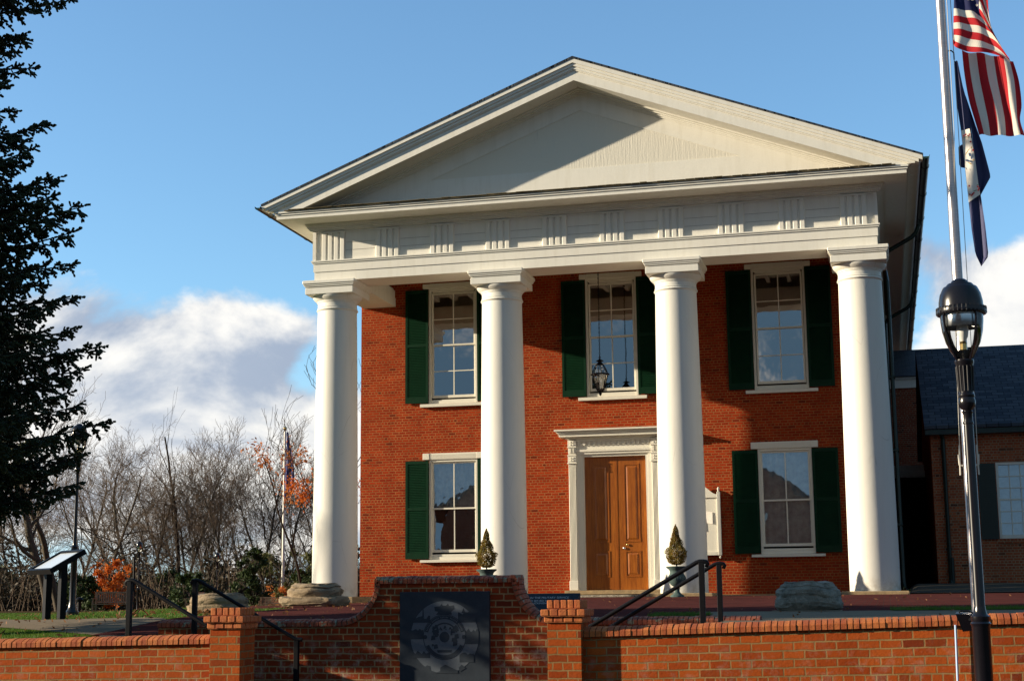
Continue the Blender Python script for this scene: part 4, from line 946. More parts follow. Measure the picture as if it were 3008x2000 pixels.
# ------------------------------------------------------------------ carved stone relics
def relic(name, X, Y, w_, dpt, z0, prof, matn, label, seed, plinth=None, rot=0):
    """prof: list of (scale, z) rings of a rounded block, roughened"""
    t = thing(name, (X, Y, z0), label, 'stone block'); rs = np.random.RandomState(seed); n = 44; b = MB(); vs = []; fs = []
    kk = []
    for i in range(len(prof)-1):
        (s0, h0, e0), (s1, h1, e1) = prof[i], prof[i+1]
        for q in np.linspace(0, 1, 4)[:-1]: kk.append((s0+(s1-s0)*q, h0+(h1-h0)*q, e0+(e1-e0)*q))
    kk.append(prof[-1]); ph = rs.uniform(0, 6.28, 8)
    for s_, h_, e in kk:
        for i in range(n):
            a = 2*math.pi*i/n; ex = 2/(e); c_, q_ = math.cos(a), math.sin(a)
            x = math.copysign(abs(c_)**ex, c_); y_ = math.copysign(abs(q_)**ex, q_)
            k = s_*(1+.02*math.sin(3*a+ph[0]+h_*9)+.018*math.sin(7*a+ph[1]+h_*23)+.012*math.sin(13*a+ph[2]-h_*40)+rs.uniform(-.018, .018))
            vs.append((X+x*w_/2*k, Y+y_*dpt/2*k, z0+h_+(rs.uniform(-.008, .008)+.010*math.sin(5*a+ph[3])+.008*math.sin(2*a+ph[4]))*(h_ > .02)))
    m_ = len(kk)
    for k in range(m_-1):
        for i in range(n): fs.append((k*n+i, k*n+(i+1) % n, (k+1)*n+(i+1) % n, (k+1)*n+i))
    fs.append(tuple(range((m_-1)*n, m_*n))); fs.append(tuple(range(n-1, -1, -1)))
    b.raw(vs, fs); b.build('block', matn, t, smooth=35)
    if plinth: b = MB(); b.bbox(X-w_*.56, X+w_*.50, Y-dpt*.52, Y+dpt*.5, z0-.12, z0+.003, .01); b.build('plinth', 'concrete', t)
relic('carved_stone', -3.66, -8, 1.10, 1.05, -.150, [(.94, 0, 5), (1.0, .04, 5), (1.03, .10, 5), (1.0, .155, 4.5), (.86, .165, 2.4), (.88, .20, 2.2), (.92, .25, 2.2), (.90, .29, 2.2), (.82, .32, 2.2), (.80, .335, 2.2), (.82, .35, 2.2), (.70, .39, 2.2), (.68, .405, 2.2)], 'stone_tan', 'tan carved stone with a round moulded top, standing before the left column', 1)
relic('carved_stone', -3.72, -12, .90, .88, -.245, [(.90, 0, 3), (.97, .05, 3), (.99, .12, 3), (.96, .15, 2.3), (1.0, .20, 2.2), (.97, .25, 2.2), (.86, .28, 2.2), (.86, .295, 2.2), (.78, .315, 2.2)], 'stone_tan', 'pale weathered carved stone behind the left brick pier', 2)
relic('carved_stone', 5.62, -15, .80, .70, -.232, [(.90, 0, 4), (1.02, .04, 4), (1.04, .09, 4), (.99, .14, 4), (.96, .16, 3.5), (1.0, .20, 3), (.97, .25, 2.6), (.86, .275, 2.6), (.86, .29, 2.6), (.76, .33, 2.6), (.74, .345, 2.6)], 'stone_grey', 'grey lichened carved stone on the walk before the right window', 3, True)

# ------------------------------------------------------------------ lamp posts
def lamp_post(X, Y, zb, s, label, group='black acorn lamp posts'):
    t = thing('lamp_post', (X, Y, zb), label, 'lamp post', group); g = lambda pr: [(r_*s, z_*s) for r_, z_ in pr]
    b = MB(); b.lathe(g([(.14, 0), (.14, .06), (.11, .10), (.085, .18), (.068, .30), (.068, 1.36), (.072, 1.37), (.078, 1.385), (.068, 1.40), (.072, 1.415), (.072, 1.44), (.055, 1.455), (.047, 1.48), (.042, 1.52), (.038, 2.92), (.042, 2.925), (.042, 2.94), (.038, 2.945), (.037, 3.00), (.045, 3.02), (.036, 3.03)]), (X, Y, zb), 24)
    po = b.build('post', 'gloss_black', t, smooth=35)
    b = MB(); b.lathe(g([(.036, 3.03), (.062, 3.06), (.068, 3.10), (.060, 3.13), (.064, 3.14), (.064, 3.155), (.056, 3.165), (.066, 3.395), (.073, 3.41), (.073, 3.43), (.062, 3.44)]), (X, Y, zb), 24)
    for k in range(14): a = 2*math.pi*k/14; b.tube([(X+.059*s*math.cos(a), Y+.059*s*math.sin(a), zb+3.18*s), (X+.067*s*math.cos(a), Y+.067*s*math.sin(a), zb+3.38*s)], .005*s, 5)
    b.lathe(g([(.050, 3.44), (.048, 3.50), (.040, 3.51)]), (X, Y, zb), 16)
    b.build('capital', 'gloss_black', po, smooth=35)
    b = MB(); b.lathe(g([(.064, 3.445), (.10, 3.50), (.133, 3.57), (.156, 3.66), (.165, 3.74), (.166, 3.80)]), (X, Y, zb), 32, cap=False); b.build('globe', 'clear', t, smooth=60)
    b = MB(); b.lathe(g([(.1, 3.80), (.166, 3.79), (.190, 3.795), (.197, 3.815), (.190, 3.845), (.172, 3.855), (.170, 3.90), (.158, 3.96), (.135, 4.01), (.128, 4.018), (.112, 4.022), (.108, 4.03), (.095, 4.045), (.070, 4.05), (.062, 4.068), (.040, 4.083), (.002, 4.09)]), (X, Y, zb), 32)
    for k in range(36): a = 2*math.pi*k/36; b.bbox(X+.19*s*math.cos(a)-.006*s, X+.19*s*math.cos(a)+.006*s, Y+.19*s*math.sin(a)-.006*s, Y+.19*s*math.sin(a)+.006*s, zb+3.80*s, zb+3.85*s, .001)
    b.build('cap', 'gloss_black', t, smooth=35)
    b = MB(); b.lathe(g([(.150, 3.78), (.150, 3.70), (.146, 3.69)]), (X, Y, zb), 24, cap=False); b.build('reflector', 'chrome', t, smooth=60)
    b = MB()
    for k in range(4):
        a = R(35)+math.pi/2*k
        b.tube([(X+r_*s*math.cos(a), Y+r_*s*math.sin(a), zb+z_*s) for r_, z_ in ((.175, 3.81), (.172, 3.73), (.160, 3.65), (.136, 3.56), (.102, 3.49), (.066, 3.425))], .0095*s, 6)
    b.build('arm', 'gloss_black', t, smooth=50)
    b = MB(); b.lathe(g([(.026, 3.51), (.026, 3.56), (.030, 3.562), (.022, 3.58)]), (X, Y, zb), 14); b.build('lamp_socket', 'brass', t)
    b = MB(); b.lathe(g([(.020, 3.58), (.040, 3.62), (.047, 3.67), (.040, 3.72), (.024, 3.76), (.020, 3.80)]), (X, Y, zb), 16); b.build('bulb', 'bulb', t, smooth=60)
    return t
lamp_post(7.262, -22.0, -1.66, 1.0, 'glossy black lamp post with a glass acorn head before the right brick wall')
lamp_post(-8.62, -8, float(H(-8.6, -8)), .90, 'black lamp post behind the dark reading sign, its head lost in the spruce')
lamp_post(-23.1, 22, -.52, .715, 'distant lamp post behind the bench, above the left stair rail')
lamp_post(-22.43, 28, -.60, .66, 'distant lamp post farther right among the bare trees')
b = MB(); b.tube([(-21.15, 18, -.5), (-21.18, 18, 1.62)], .045, 8); tag(b.build('post', 'iron', loc=(-21.15, 18, -.5)), 'plain black post standing beside the distant lamp post', 'post')

# flood light on the wall, with its conduit
fl = thing('flood_light', (7.16, -21.5, -.34), 'black box flood light clamped beside the lamp post above the brick wall', 'flood light')
b = MB(); b.raw([(7.095, -21.62, -.205), (7.235, -21.62, -.215), (7.235, -21.60, -.335), (7.145, -21.60, -.345), (7.11, -21.42, -.19), (7.24, -21.42, -.20), (7.235, -21.42, -.31), (7.15, -21.42, -.31)], [(0, 1, 2, 3), (5, 4, 7, 6), (0, 4, 5, 1), (1, 5, 6, 2), (2, 6, 7, 3), (3, 7, 4, 0)]); b.build('housing', 'gloss_black', fl)
b = MB(); b.tube([(7.13, -21.5, -.20), (7.14, -21.5, -.185), (7.2, -21.5, -.185), (7.235, -21.5, -.20)], .007, 6); b.tube([(7.2, -21.6, -.25), (7.26, -21.9, -.25)], .012, 6); b.build('bracket', 'iron', fl)
b = MB(); b.tube([(7.083, -21.17, -1.66), (7.108, -21.17, -.30)], .0095, 8); tag(b.build('conduit', 'conduit', loc=(7.08, -21.17, -1.66)), 'thin pale blue conduit running up the right brick wall', 'pipe')

# ------------------------------------------------------------------ flagpoles and flags
YFp = -17.5
fp = thing('flagpole', (7.49, YFp, float(H(7.49, YFp))), 'tall brushed aluminium flagpole rising behind the lamp post', 'flagpole')
b = MB(); zb = float(H(7.49, YFp)); prof = [(.095, 0), (.095, .02), (.075, .04), (.0635, .05)]+[(.0635-(.018)*(k/20)**1.1, .05+9.6*k/20) for k in range(1, 21)]
b.lathe(prof, (7.49, YFp, zb), 28); b.build('pole', 'alu', fp, smooth=40)
b = MB()
for s_ in (-1, 1): b.tube([(7.49+s_*.062, YFp-.02, 1.30), (7.49+s_*.095, YFp-.02, 1.31), (7.49+s_*.10, YFp-.02, 1.42)], .012, 6); b.tube([(7.49+s_*.095, YFp-.02, 1.20), (7.49+s_*.088, YFp-.02, 1.52)], .009, 6)
b.build('cleat', 'rope', fp)
b = MB(); b.tube([(7.40, YFp-.02, 1.3), (7.43, YFp-.04, 2.6), (7.55, YFp-.05, 5.0), (7.575, YFp-.03, 9.4)], .004, 5); b.tube([(7.585, YFp-.02, 1.3), (7.60, YFp-.01, 6.0), (7.60, YFp, 9.4)], .004, 5); b.build('halyard', 'rope', fp)
b = MB(); b.tube([(7.545, YFp, 5.95), (7.575, YFp, 5.95), (7.60, YFp, 5.92), (7.60, YFp, 5.84)], .008, 5); b.build('snap_hook', 'iron', fp)
def fX(x, y): return 7.576-.187*(y/830)+(x-2785)/(270+10*y/830)
def fZ(x, y): return 6.554-(y/830)*3.256-.00038*(x-2785)
def stripes_mat():
    m, t, p = mat('stars_and_stripes'); uv = t.new('ShaderNodeTexCoord').outputs['UV']; s = t.new('ShaderNodeSeparateXYZ'); t.l.new(uv, s.inputs[0])
    u_, v_ = s.outputs[0], s.outputs[1]
    st = t.math('MODULO', t.math('FLOOR', t.math('MULTIPLY', v_, 13.0)), 2.0)      # 0 = red
    c = t.mix(t.math('GREATER_THAN', st, .5), (.52, .022, .030), (.82, .76, .66))
    can = t.math('MULTIPLY', t.math('LESS_THAN', u_, .4), t.math('GREATER_THAN', v_, 6/13))
    c = t.mix(can, c, (.025, .030, .10))
    f = t.noise(uv, 60, 3)
    t.put(p.inputs['Base Color'], c); p.inputs['Roughness'].default_value = .75; p.inputs['Specular IOR Level'].default_value = .2
    tl = t.new('ShaderNodeBsdfTranslucent'); t.put(tl.inputs[0], c); mx = t.new('ShaderNodeMixShader'); mx.inputs[0].default_value = .35
    t.l.new(p.outputs[0], mx.inputs[1]); t.l.new(tl.outputs[0], mx.inputs[2]); t.l.new(mx.outputs[0], t.n['Material Output'].inputs[0])
    return m
M['usflag'] = stripes_mat()
def patch(b, rows, uvr, yfn, nu=30, nv=30):
    """rows: list (along v) of lists (along u) of pixel-plane control points -> smooth surface"""
    rows = np.array(rows, float); nr, nc, _ = rows.shape
    def ip(a, t_):          # piecewise catmull
        n = len(a); s = t_*(n-1); i = min(int(s), n-2); f = s-i; p0, p1, p2, p3 = a[max(i-1, 0)], a[i], a[i+1], a[min(i+2, n-1)]
        return .5*((2*p1)+(-p0+p2)*f+(2*p0-5*p1+4*p2-p3)*f*f+(-p0+3*p1-3*p2+p3)*f**3)
    G = {}
    for j in range(nv+1):
        for i in range(nu+1):
            r_ = np.array([ip(rows[k], i/nu) for k in range(nr)]); q = ip(r_, j/nv); G[i, j] = (fX(*q[:2]), YFp+yfn(i/nu, j/nv)+(q[2] if len(q) > 2 else 0), fZ(*q[:2]))
    (u0, v0), (u1, v1) = uvr
    for j in range(nv):
        for i in range(nu):
            U = lambda a, c: (u0+(u1-u0)*a/nu, v0+(v1-v0)*c/nv)
            b.face([G[i, j], G[i+1, j], G[i+1, j+1], G[i, j+1]], uv=[U(i, j), U(i+1, j), U(i+1, j+1), U(i, j+1)])
us = thing('national_flag', (7.6, YFp, 5.9), 'red and white striped flag with a blue starred corner flying from the tall pole', 'flag')
b = MB()
# hoist half: rows run from the bottom stripe (v=0) to the top (v=1)
patch(b, [[(2799, 135), (2812, 152), (2862, 163), (2915, 168), (2968, 196)], [(2800, 88), (2835, 92), (2880, 103), (2915, 122), (2958, 178)], [(2801, 22), (2830, 26), (2862, 34), (2888, 62), (2938, 150)], [(2802, -60), (2830, -60), (2860, -50), (2885, -15), (2905, 75)], [(2803, -170), (2840, -165), (2870, -150), (2895, -110), (2900, -20)]], ((0, 0), (.62, 1)), lambda u, v: .02*math.sin(v*22+u*6)*u+.015*math.sin(u*19+v*7)-.06, 34, 44)
# fly half hanging behind it, stripes turned upright
patch(b, [[(2975, 175), (2992, 232), (3000, 300), (2996, 345), (3010, 392)], [(2952, 165), (2962, 225), (2968, 290), (2976, 345), (2982, 393)], [(2905, 155), (2915, 225), (2930, 290), (2940, 345), (2943, 394)], [(2862, 150), (2872, 225), (2885, 290), (2897, 345), (2905, 393)], [(2826, 145), (2833, 215), (2846, 290), (2862, 345), (2877, 393)]], ((.60, 0), (1, .54)), lambda u, v: .03*math.sin(v*17+u*2)+.10, 24, 40)
fo = b.build('cloth', 'usflag', us, fix=False); fo.data.polygons.foreach_set('use_smooth', [True]*len(fo.data.polygons))
b = MB(); r = random.Random(1)
for (x, y) in ((2813, 5), (2843, 9), (2854, 10), (2868, 28), (2830, -14), (2858, -12)):
    pts = []
    for k in range(10): a = math.pi/2+k*math.pi/5+.2; q = 5.2 if k % 2 == 0 else 2.1; pts.append((fX(x+q*math.cos(a), y-q*math.sin(a)), YFp-.105, fZ(x+q*math.cos(a), y-q*math.sin(a))))
    b.face(pts)
b.build('stars', 'flag_white', fo, fix=False)
# state flag, hanging limp
vf = thing('state_flag', (7.56, YFp, 5.7), 'limp dark blue flag with a white seal hanging below the striped flag', 'flag')
def poly_panel(left, right, n, yfn, m_=10):
    """cloth between two edge polylines in the flag plane"""
    b = MB()
    def S(pl, t_):
        pl = np.array(pl, float); L_ = np.r_[0, np.cumsum(np.hypot(*np.diff(pl, axis=0).T))]; d_ = t_*L_[-1]; return np.array([np.interp(d_, L_, pl[:, 0]), np.interp(d_, L_, pl[:, 1])])
    G = [[(lambda q: (fX(*q), YFp+yfn(i/m_, j/n), fZ(*q)))(S(left, j/n)*(1-i/m_)+S(right, j/n)*i/m_) for i in range(m_+1)] for j in range(n+1)]
    for j in range(n):
        for i in range(m_): b.face([G[j][i], G[j][i+1], G[j+1][i+1], G[j+1][i]])
    return b
Z2 = lambda l: [(2700+x/1.96, y/1.96) for x, y in l]
rip = lambda u, v: .018*math.sin(u*7+v*5)
a_ = poly_panel(Z2([(203, 358), (210, 480), (215, 600), (240, 755), (262, 960), (285, 1178), (300, 1320), (322, 1460), (355, 1525)]), Z2([(222, 362), (250, 500), (288, 640), (300, 760), (318, 900), (340, 1060), (352, 1125), (380, 1310), (397, 1468), (358, 1524)]), 40, rip)
c1 = a_.build('cloth', 'flag_blue', vf, fix=False)
a_ = poly_panel(Z2([(250, 520), (288, 650), (303, 770), (322, 920), (342, 1080), (350, 1124)]), Z2([(270, 560), (330, 740), (360, 820), (400, 970), (411, 1015), (352, 1125)]), 30, lambda u, v: .035+.03*u+.02*math.sin(u*5))
a_.build('outer_fold', 'flag_blue', c1, fix=False)
a_ = poly_panel(Z2([(244, 838), (226, 852), (230, 950), (238, 968), (268, 972)]), Z2([(256, 838), (262, 870), (270, 950), (275, 960), (270, 971)]), 14, lambda u, v: .03)
a_.build('inner_fold', 'flag_blue', c1, fix=False)
a_ = poly_panel(Z2([(241, 765), (250, 850), (262, 960), (275, 1090), (283, 1175)]), Z2([(288, 755), (300, 820), (318, 915), (338, 1060), (350, 1125)]), 24, lambda u, v: -.030+.01*math.sin(u*4+v*4))
se = a_.build('seal', 'flag_white', vf, fix=False)
def mark(b, x, y, w_, h_, rot=0, y0=-.048):
    pts = []
    for k in range(7): a = 2*math.pi*k/7; px, py = w_*math.cos(a)*(1+.25*math.sin(3*a)), h_*math.sin(a); pts.append((2700+(x+px*math.cos(rot)-py*math.sin(rot))/1.96, (y+px*math.sin(rot)+py*math.cos(rot))/1.96))
    b.face([(fX(*p), YFp+y0, fZ(*p)) for p in pts])
r = random.Random(6)
for x, y in ((256, 800), (266, 792), (280, 798), (288, 790), (294, 832), (308, 880), (286, 1082), (300, 1135), (290, 1130), (312, 1122), (335, 1085), (342, 1095), (338, 1105), (305, 1128)): b = MB(); mark(b, x, y, 6, 5, r.uniform(0, 3)); b.build('seal_flower', 'flag_red', se, fix=False)
b = MB()
for x, y, w_ in ((265, 806, 14), (282, 806, 10), (320, 1108, 14), (335, 1075, 6)): mark(b, x, y, w_, 2, -.3, -.046)
b.build('seal_leaves', 'flag_green', se, fix=False)
b = MB()
for x, y, w_, rr in ((275, 890, 26, -1.0), (290, 955, 14, .5), (298, 865, 8, -1.2), (310, 935, 8, -.5)): mark(b, x, y, w_, 2.5, rr)
b.build('seal_spear', 'flag_gold', se, fix=False)
b = MB()
for x, y, w_, h_, rr in ((290, 905, 12, 8, 1.2), (278, 940, 16, 7, .3), (270, 985, 8, 3, 1.0), (300, 920, 6, 12, 0)): mark(b, x, y, w_, h_, rr)
b.build('seal_figure', 'flag_steel', se, fix=False)
# far pole with its blue flag
f2 = thing('flagpole', (-20.95, 32, -.6), 'far white flagpole with a gilt ball among the bare trees', 'flagpole')
b = MB(); b.lathe([(.075, 0), (.07, 3), (.05, 8.5)], (-20.95, 32, -.6), 12); b.build('pole', 'white', f2, smooth=40)
b = MB(); b.lathe([(.02, 8.5), (.07, 8.56), (.09, 8.64), (.06, 8.71), (.01, 8.73)], (-20.95, 32, -.6), 10); b.build('finial', 'brass', f2, smooth=60)
f3 = thing('state_flag', (-20.8, 32, 7.8), 'small blue flag hanging limp from the far flagpole', 'flag')
b = MB(); G = []
for j in range(25):
    v_ = j/24; wd = .10+.36*math.sin(min(1, v_*1.5)*1.4)*(1 if v_ < .85 else (1-v_)/.15*.6+.4)
    G.append([(-20.86+wd*i/6+(-.06*v_*v_), 31.95+.06*math.sin(i*1.7+v_*4), 7.85-3.1*v_) for i in range(7)])
for j in range(24):
    for i in range(6): b.face([G[j][i], G[j][i+1], G[j+1][i+1], G[j+1][i]])
b.build('cloth', 'farflag' if 'farflag' in M else M.setdefault('farflag', simple('far_flag_blue', (.03, .035, .16), .7)), f3, fix=False)

# ------------------------------------------------------------------ reading signs, benches
def sign(X, Y, sc, ang, label):
    zb = float(H(X, Y)); t = thing('reading_sign', (X, Y, zb), label, 'sign', None, ang); t.scale = (sc, sc, sc)
    def add(name, b, m_, par=None):
        o = b.build(name, m_, None); o.parent = par or t; o.location = (0, 0, 0); return o
    for x in (-.40, .24):
        b = MB(); b.raw([(x, -.05, -.1), (x+.13, -.05, -.1), (x+.13, .05, -.1), (x, .05, -.1), (x, -.05, .87), (x+.13, -.05, .87), (x+.13, .05, .93), (x, .05, .93)], [(0, 1, 5, 4), (1, 2, 6, 5), (2, 3, 7, 6), (3, 0, 4, 7), (4, 5, 6, 7)]); add('post', b, 'iron')
    a = R(30)
    def T(u, v, w_): return (u, v*math.cos(a)-w_*math.sin(a), .93+v*math.sin(a)+w_*math.cos(a))
    def slab(u0, u1, v0, v1, w0, w1): return [T(u, v, w_) for w_ in (w0, w1) for u, v in ((u0, v0), (u1, v0), (u1, v1), (u0, v1))]
    fc = [(0, 3, 2, 1), (4, 5, 6, 7), (0, 1, 5, 4), (1, 2, 6, 5), (2, 3, 7, 6), (3, 0, 4, 7)]
    b = MB(); b.raw(slab(-.50, .50, -.33, .33, -.05, 0), fc)
    for q in ((-.50, -.45, -.33, .33), (.45, .50, -.33, .33), (-.45, .45, -.33, -.28), (-.45, .45, .28, .33)): b.raw(slab(*q, .0005, .035), fc)
    tr_ = add('tray', b, 'iron')
    b = MB(); b.raw(slab(-.445, .445, -.275, .275, .001, .010), fc); add('panel', b, 'glasspale')
sign(-6.62, -12, 1.0, R(-38), 'dark reading sign with a pale tilted panel on two posts, on the left lawn')
sign(-14.95, 14, .75, R(-70), 'small dark reading sign behind the pale carved stone')
def bench(X, Y, zb, ang, sc, label):
    t = thing('park_bench', (X, Y, zb), label, 'bench', 'slatted wooden park benches', ang); t.scale = (sc, sc, sc)
    def add(name, fn):
        b = MB(); fn(b); me_o = b.build(name, 'bench_wood', None); me_o.parent = t; me_o.location = (0, 0, 0)
    add('seat', lambda b: [b.box(-.75, .75, -.25+k*.085, -.25+k*.085+.065, .42, .45) for k in range(6)])
    add('backrest', lambda b: [b.box(-.75, .75, .26, .30, .86, .92), b.box(-.75, .75, .26, .30, .48, .53)]+[b.box(-.70+k*.088, -.70+k*.088+.05, .27, .29, .53, .86) for k in range(17)])
    for x in (-.75, .69):
        for y in (-.24, .25): add('leg', lambda b: b.box(x, x+.06, y, y+.05, 0, .64 if y < 0 else .92))
        add('armrest', lambda b: b.box(x-.01, x+.07, -.30, .26, .64, .67))
bench(-18.75, 12, -.47, R(15), .85, 'slatted wooden bench on the lawn, left of the distant lamp post')
bench(-16.0, 12.5, -.47, R(-75), .80, 'wooden bench seen end on, behind the left stair rail')
bench(-14.3, 15, -.42, R(10), .55, 'small slatted bench beside the small dark sign')
b = MB(); b.lathe([(.06, 0), (.06, .42), (.10, .44), (.12, .50), (.08, .56), (.02, .58)], (-19.4, 11, -.44), 14); tag(b.build('bollard', 'iron', loc=(-19.4, 11, -.44), smooth=40), 'short round black bollard at the left end of the wooden bench', 'bollard')

# ------------------------------------------------------------------ low annex and the buildings behind
AN = thing('annex_building', (9, 5, .15), 'low brick annex with a dark slate roof right of the courthouse', 'building')
b = MB(); Y0 = 5.0; hx0, hx1, hz0, hz1 = 9.33, 10.75, 1.29, 3.18; X0, X1 = 7.80, 16.0; zt = 4.1
gx = [X0, hx0, hx1, X1]; gz = [.0, hz0, hz1, zt]
for i in range(3):
    for j in range(3):
        if i == 1 and j == 1: continue
        b.face([(gx[i], Y0, gz[j]), (gx[i+1], Y0, gz[j]), (gx[i+1], Y0, gz[j+1]), (gx[i], Y0, gz[j+1])])
b.face([(hx0, Y0, hz0), (hx0, Y0+.2, hz0), (hx0, Y0+.2, hz1), (hx0, Y0, hz1)]); b.face([(hx1, Y0, hz1), (hx1, Y0+.2, hz1), (hx1, Y0+.2, hz0), (hx1, Y0, hz0)])
b.face([(hx0, Y0, hz1), (hx0, Y0+.2, hz1), (hx1, Y0+.2, hz1), (hx1, Y0, hz1)]); b.face([(hx0, Y0, hz0), (hx1, Y0, hz0), (hx1, Y0+.2, hz0), (hx0, Y0+.2, hz0)])
b.face([(X0, 13.8, 0), (X0, Y0, 0), (X0, Y0, zt), (X0, 9.4, 6.6), (X0, 13.8, zt)]); b.face([(X1, Y0, 0), (X1, 13.8, 0), (X1, 13.8, zt), (X1, 9.4, 6.6), (X1, Y0, zt)])
b.build('wall', 'brick_annex', AN, fix=False)
b = MB(); pts = [(4.66, 4.12), (9.4, 6.82), (14.2, 4.1), (14.2, 4.02), (9.4, 6.72), (4.66, 4.04)]
b.prism(pts, 0, 7.66, 16.3); b.build('roof', 'slate', AN, uvfn=lambda P, n: np.column_stack([P[:, 0], np.hypot(P[:, 1]-4.6, P[:, 2]-4.1)]))
b = MB(); b.box(7.67, 16.2, 4.72, 4.98, 3.90, 4.03); b.build('eave', 'gutter', AN)
b = MB(); b.prism([(4.70, 4.03), (9.4, 6.70), (9.4, 6.45), (4.95, 3.90)], 0, 7.68, 7.72); b.build('verge_board', 'gutter', AN)
wn = MB(); wn.box(hx0, hx0+.06, Y0+.01, Y0+.12, hz0, hz1); wn.box(hx1-.06, hx1, Y0+.01, Y0+.12, hz0, hz1); wn.box(hx0+.06, hx1-.06, Y0+.01, Y0+.12, hz1-.06, hz1); wn.box(hx0+.06, hx1-.06, Y0-.02, Y0+.12, hz0, hz0+.09)
wo = wn.build('window', 'trim', AN); b = MB(); W4 = (hx1-hx0-.12)
for k in range(1, 5): x = hx0+.06+W4*k/5; b.box(x-.012, x+.012, Y0+.06, Y0+.09, hz0+.09, hz1-.06)
for k in range(1, 6): z = hz0+.09+(hz1-hz0-.15)*k/6; q = .022 if k == 3 else .012; b.box(hx0+.06, hx1-.06, Y0+.055, Y0+.095, z-q, z+q)
b.build('glazing_bars', 'trim', wo)
b = MB(); b.face([(hx0, Y0+.10, hz0), (hx1, Y0+.10, hz0), (hx1, Y0+.10, hz1), (hx0, Y0+.10, hz1)]); b.build('glass', 'pane', wo, fix=False)
b = MB(); b.face([(hx0-.2, Y0+.3, hz0-.2), (hx1+.2, Y0+.3, hz0-.2), (hx1+.2, Y0+.3, hz1+.2), (hx0-.2, Y0+.3, hz1+.2)]); b.build('blind', 'curtain', wo, fix=False)
b = MB(); b.box(8.90, 9.31, Y0-.06, Y0-.012, 1.28, 3.16); 
for k in range(36): b.box(8.95, 9.26, Y0-.068, Y0-.0605, 1.36+k*.049, 1.385+k*.049)
b.build('shutter', 'green_dark' if 'green_dark' in M else M.setdefault('green_dark', simple('black_green_paint', (.006, .018, .013), .5)), AN)
b = MB()
for k in range(28): b.bbox(9.25+k*.068, 9.25+k*.068+.058, Y0-.035, Y0-.001, 1.17, 1.285, .004)
b.build('brick_sill', 'brick_annex', AN)
b = MB(); b.tube([(8.03, 4.8, 3.98), (8.10, 4.93, 3.80), (8.10, 4.93, .3), (8.10, 4.88, .2)], .05, 8); b.tube([(8.14, 4.93, .2), (8.14, 4.93, .85)], .06, 8); b.build('downpipe', 'gutter', AN)
b = MB(); b.tube([(8.72, 4.93, .2), (8.72, 4.93, 1.05)], .05, 8); b.build('standpipe', 'gutter', AN)

RB = thing('rear_building', (8, 17, .2), 'tall red brick building with a white fascia behind the courthouse and annex', 'building')
b = MB(); b.box(6.9, 12.5, 17, 24, .0, 6.73); b.build('wall', 'brick_back', RB)
b = MB(); b.box(6.8, 12.6, 16.93, 24.1, 6.735, 7.02); b.box(6.78, 12.62, 16.88, 24.1, 7.022, 7.10); b.build('fascia', 'white', RB)
b = MB(); b.prism([(16.75, 7.11), (21.2, 8.68), (24.3, 7.11)], 0, 6.7, 12.7); b.build('roof', 'slate_small', RB, uvfn=lambda P, n: np.column_stack([P[:, 0], P[:, 1]]))
LK = thing('covered_passage', (7.4, 11, .2), 'dark covered passage with a grey fascia between courthouse and annex', 'passage')
b = MB(); b.box(6.87, 7.76, 11, 11.2, 3.50, 3.67); b.bbox(6.86, 7.78, 10.93, 11.2, 3.30, 3.50, .01); b.build('fascia', 'trim', LK)
b = MB(); b.face([(6.86, 11.2, .1), (7.79, 11.2, .1), (7.79, 11.2, 3.5), (6.86, 11.2, 3.5)]); b.face([(6.86, 10.9, 3.29), (7.79, 10.9, 3.29), (7.79, 16, 3.29), (6.86, 16, 3.29)]); b.build('shade_sheet', 'shadow_room', LK, fix=False)  # dark sheets across the opening paint in the passage's shade

# house across the street, mirrored in the windows
HB = thing('gabled_house', (-11, -62, -1.66), 'gabled brick house across the street, seen mirrored in the courthouse windows', 'house')
b = MB(); b.prism([(-24, -1.66), (2, -1.66), (2, 6.2), (-11, 14.0), (-24, 6.2)], 1, -74, -62); b.build('wall', 'brick_back', HB)
b = MB()
for s_ in (-1, 1): b.prism([(-11, 14.05), (-11+s_*14, 5.65), (-11+s_*14, 5.95), (-11, 14.35)], 1, -74.5, -61.4)
b.build('roof', 'slate_small', HB)
b = MB()
for x in (-20, -15, -11, -7, -2):
    for z in (0, 3.6): b.box(x-.6, x+.6, -62, -61.95, z, z+2)
b.build('window', 'trim', HB)
#TREES
# ------------------------------------------------------------------ vegetation
def seg_mesh(segs, thick):
    """segments (p0,p1,r0,r1) -> open tubes, 5 sided when thick, 3 sided when thin"""
    S = np.array(segs, float); p0, p1, r0, r1 = S[:, :3], S[:, 3:6], S[:, 6:7], S[:, 7:8]
    d = p1-p0; d /= np.linalg.norm(d, axis=1)[:, None]+1e-9
    ref = np.where(np.abs(d[:, 2:3]) > .9, [[1., 0, 0]], [[0, 0, 1.]]); u = np.cross(d, ref); u /= np.linalg.norm(u, axis=1)[:, None]; v = np.cross(d, u)
    n = thick; V = []
    for p, r in ((p0, r0), (p1, r1)):
        for i in range(n): a = 2*math.pi*i/n; V.append(p+(u*math.cos(a)+v*math.sin(a))*r)
    V = np.stack(V, 1).reshape(-1, 3); m = len(S); base = np.arange(m)[:, None]*2*n; Fc = []
    for i in range(n): j = (i+1) % n; Fc.append(base+np.array([[i, j, n+j, n+i]]))
    return V, np.concatenate(Fc, 0)
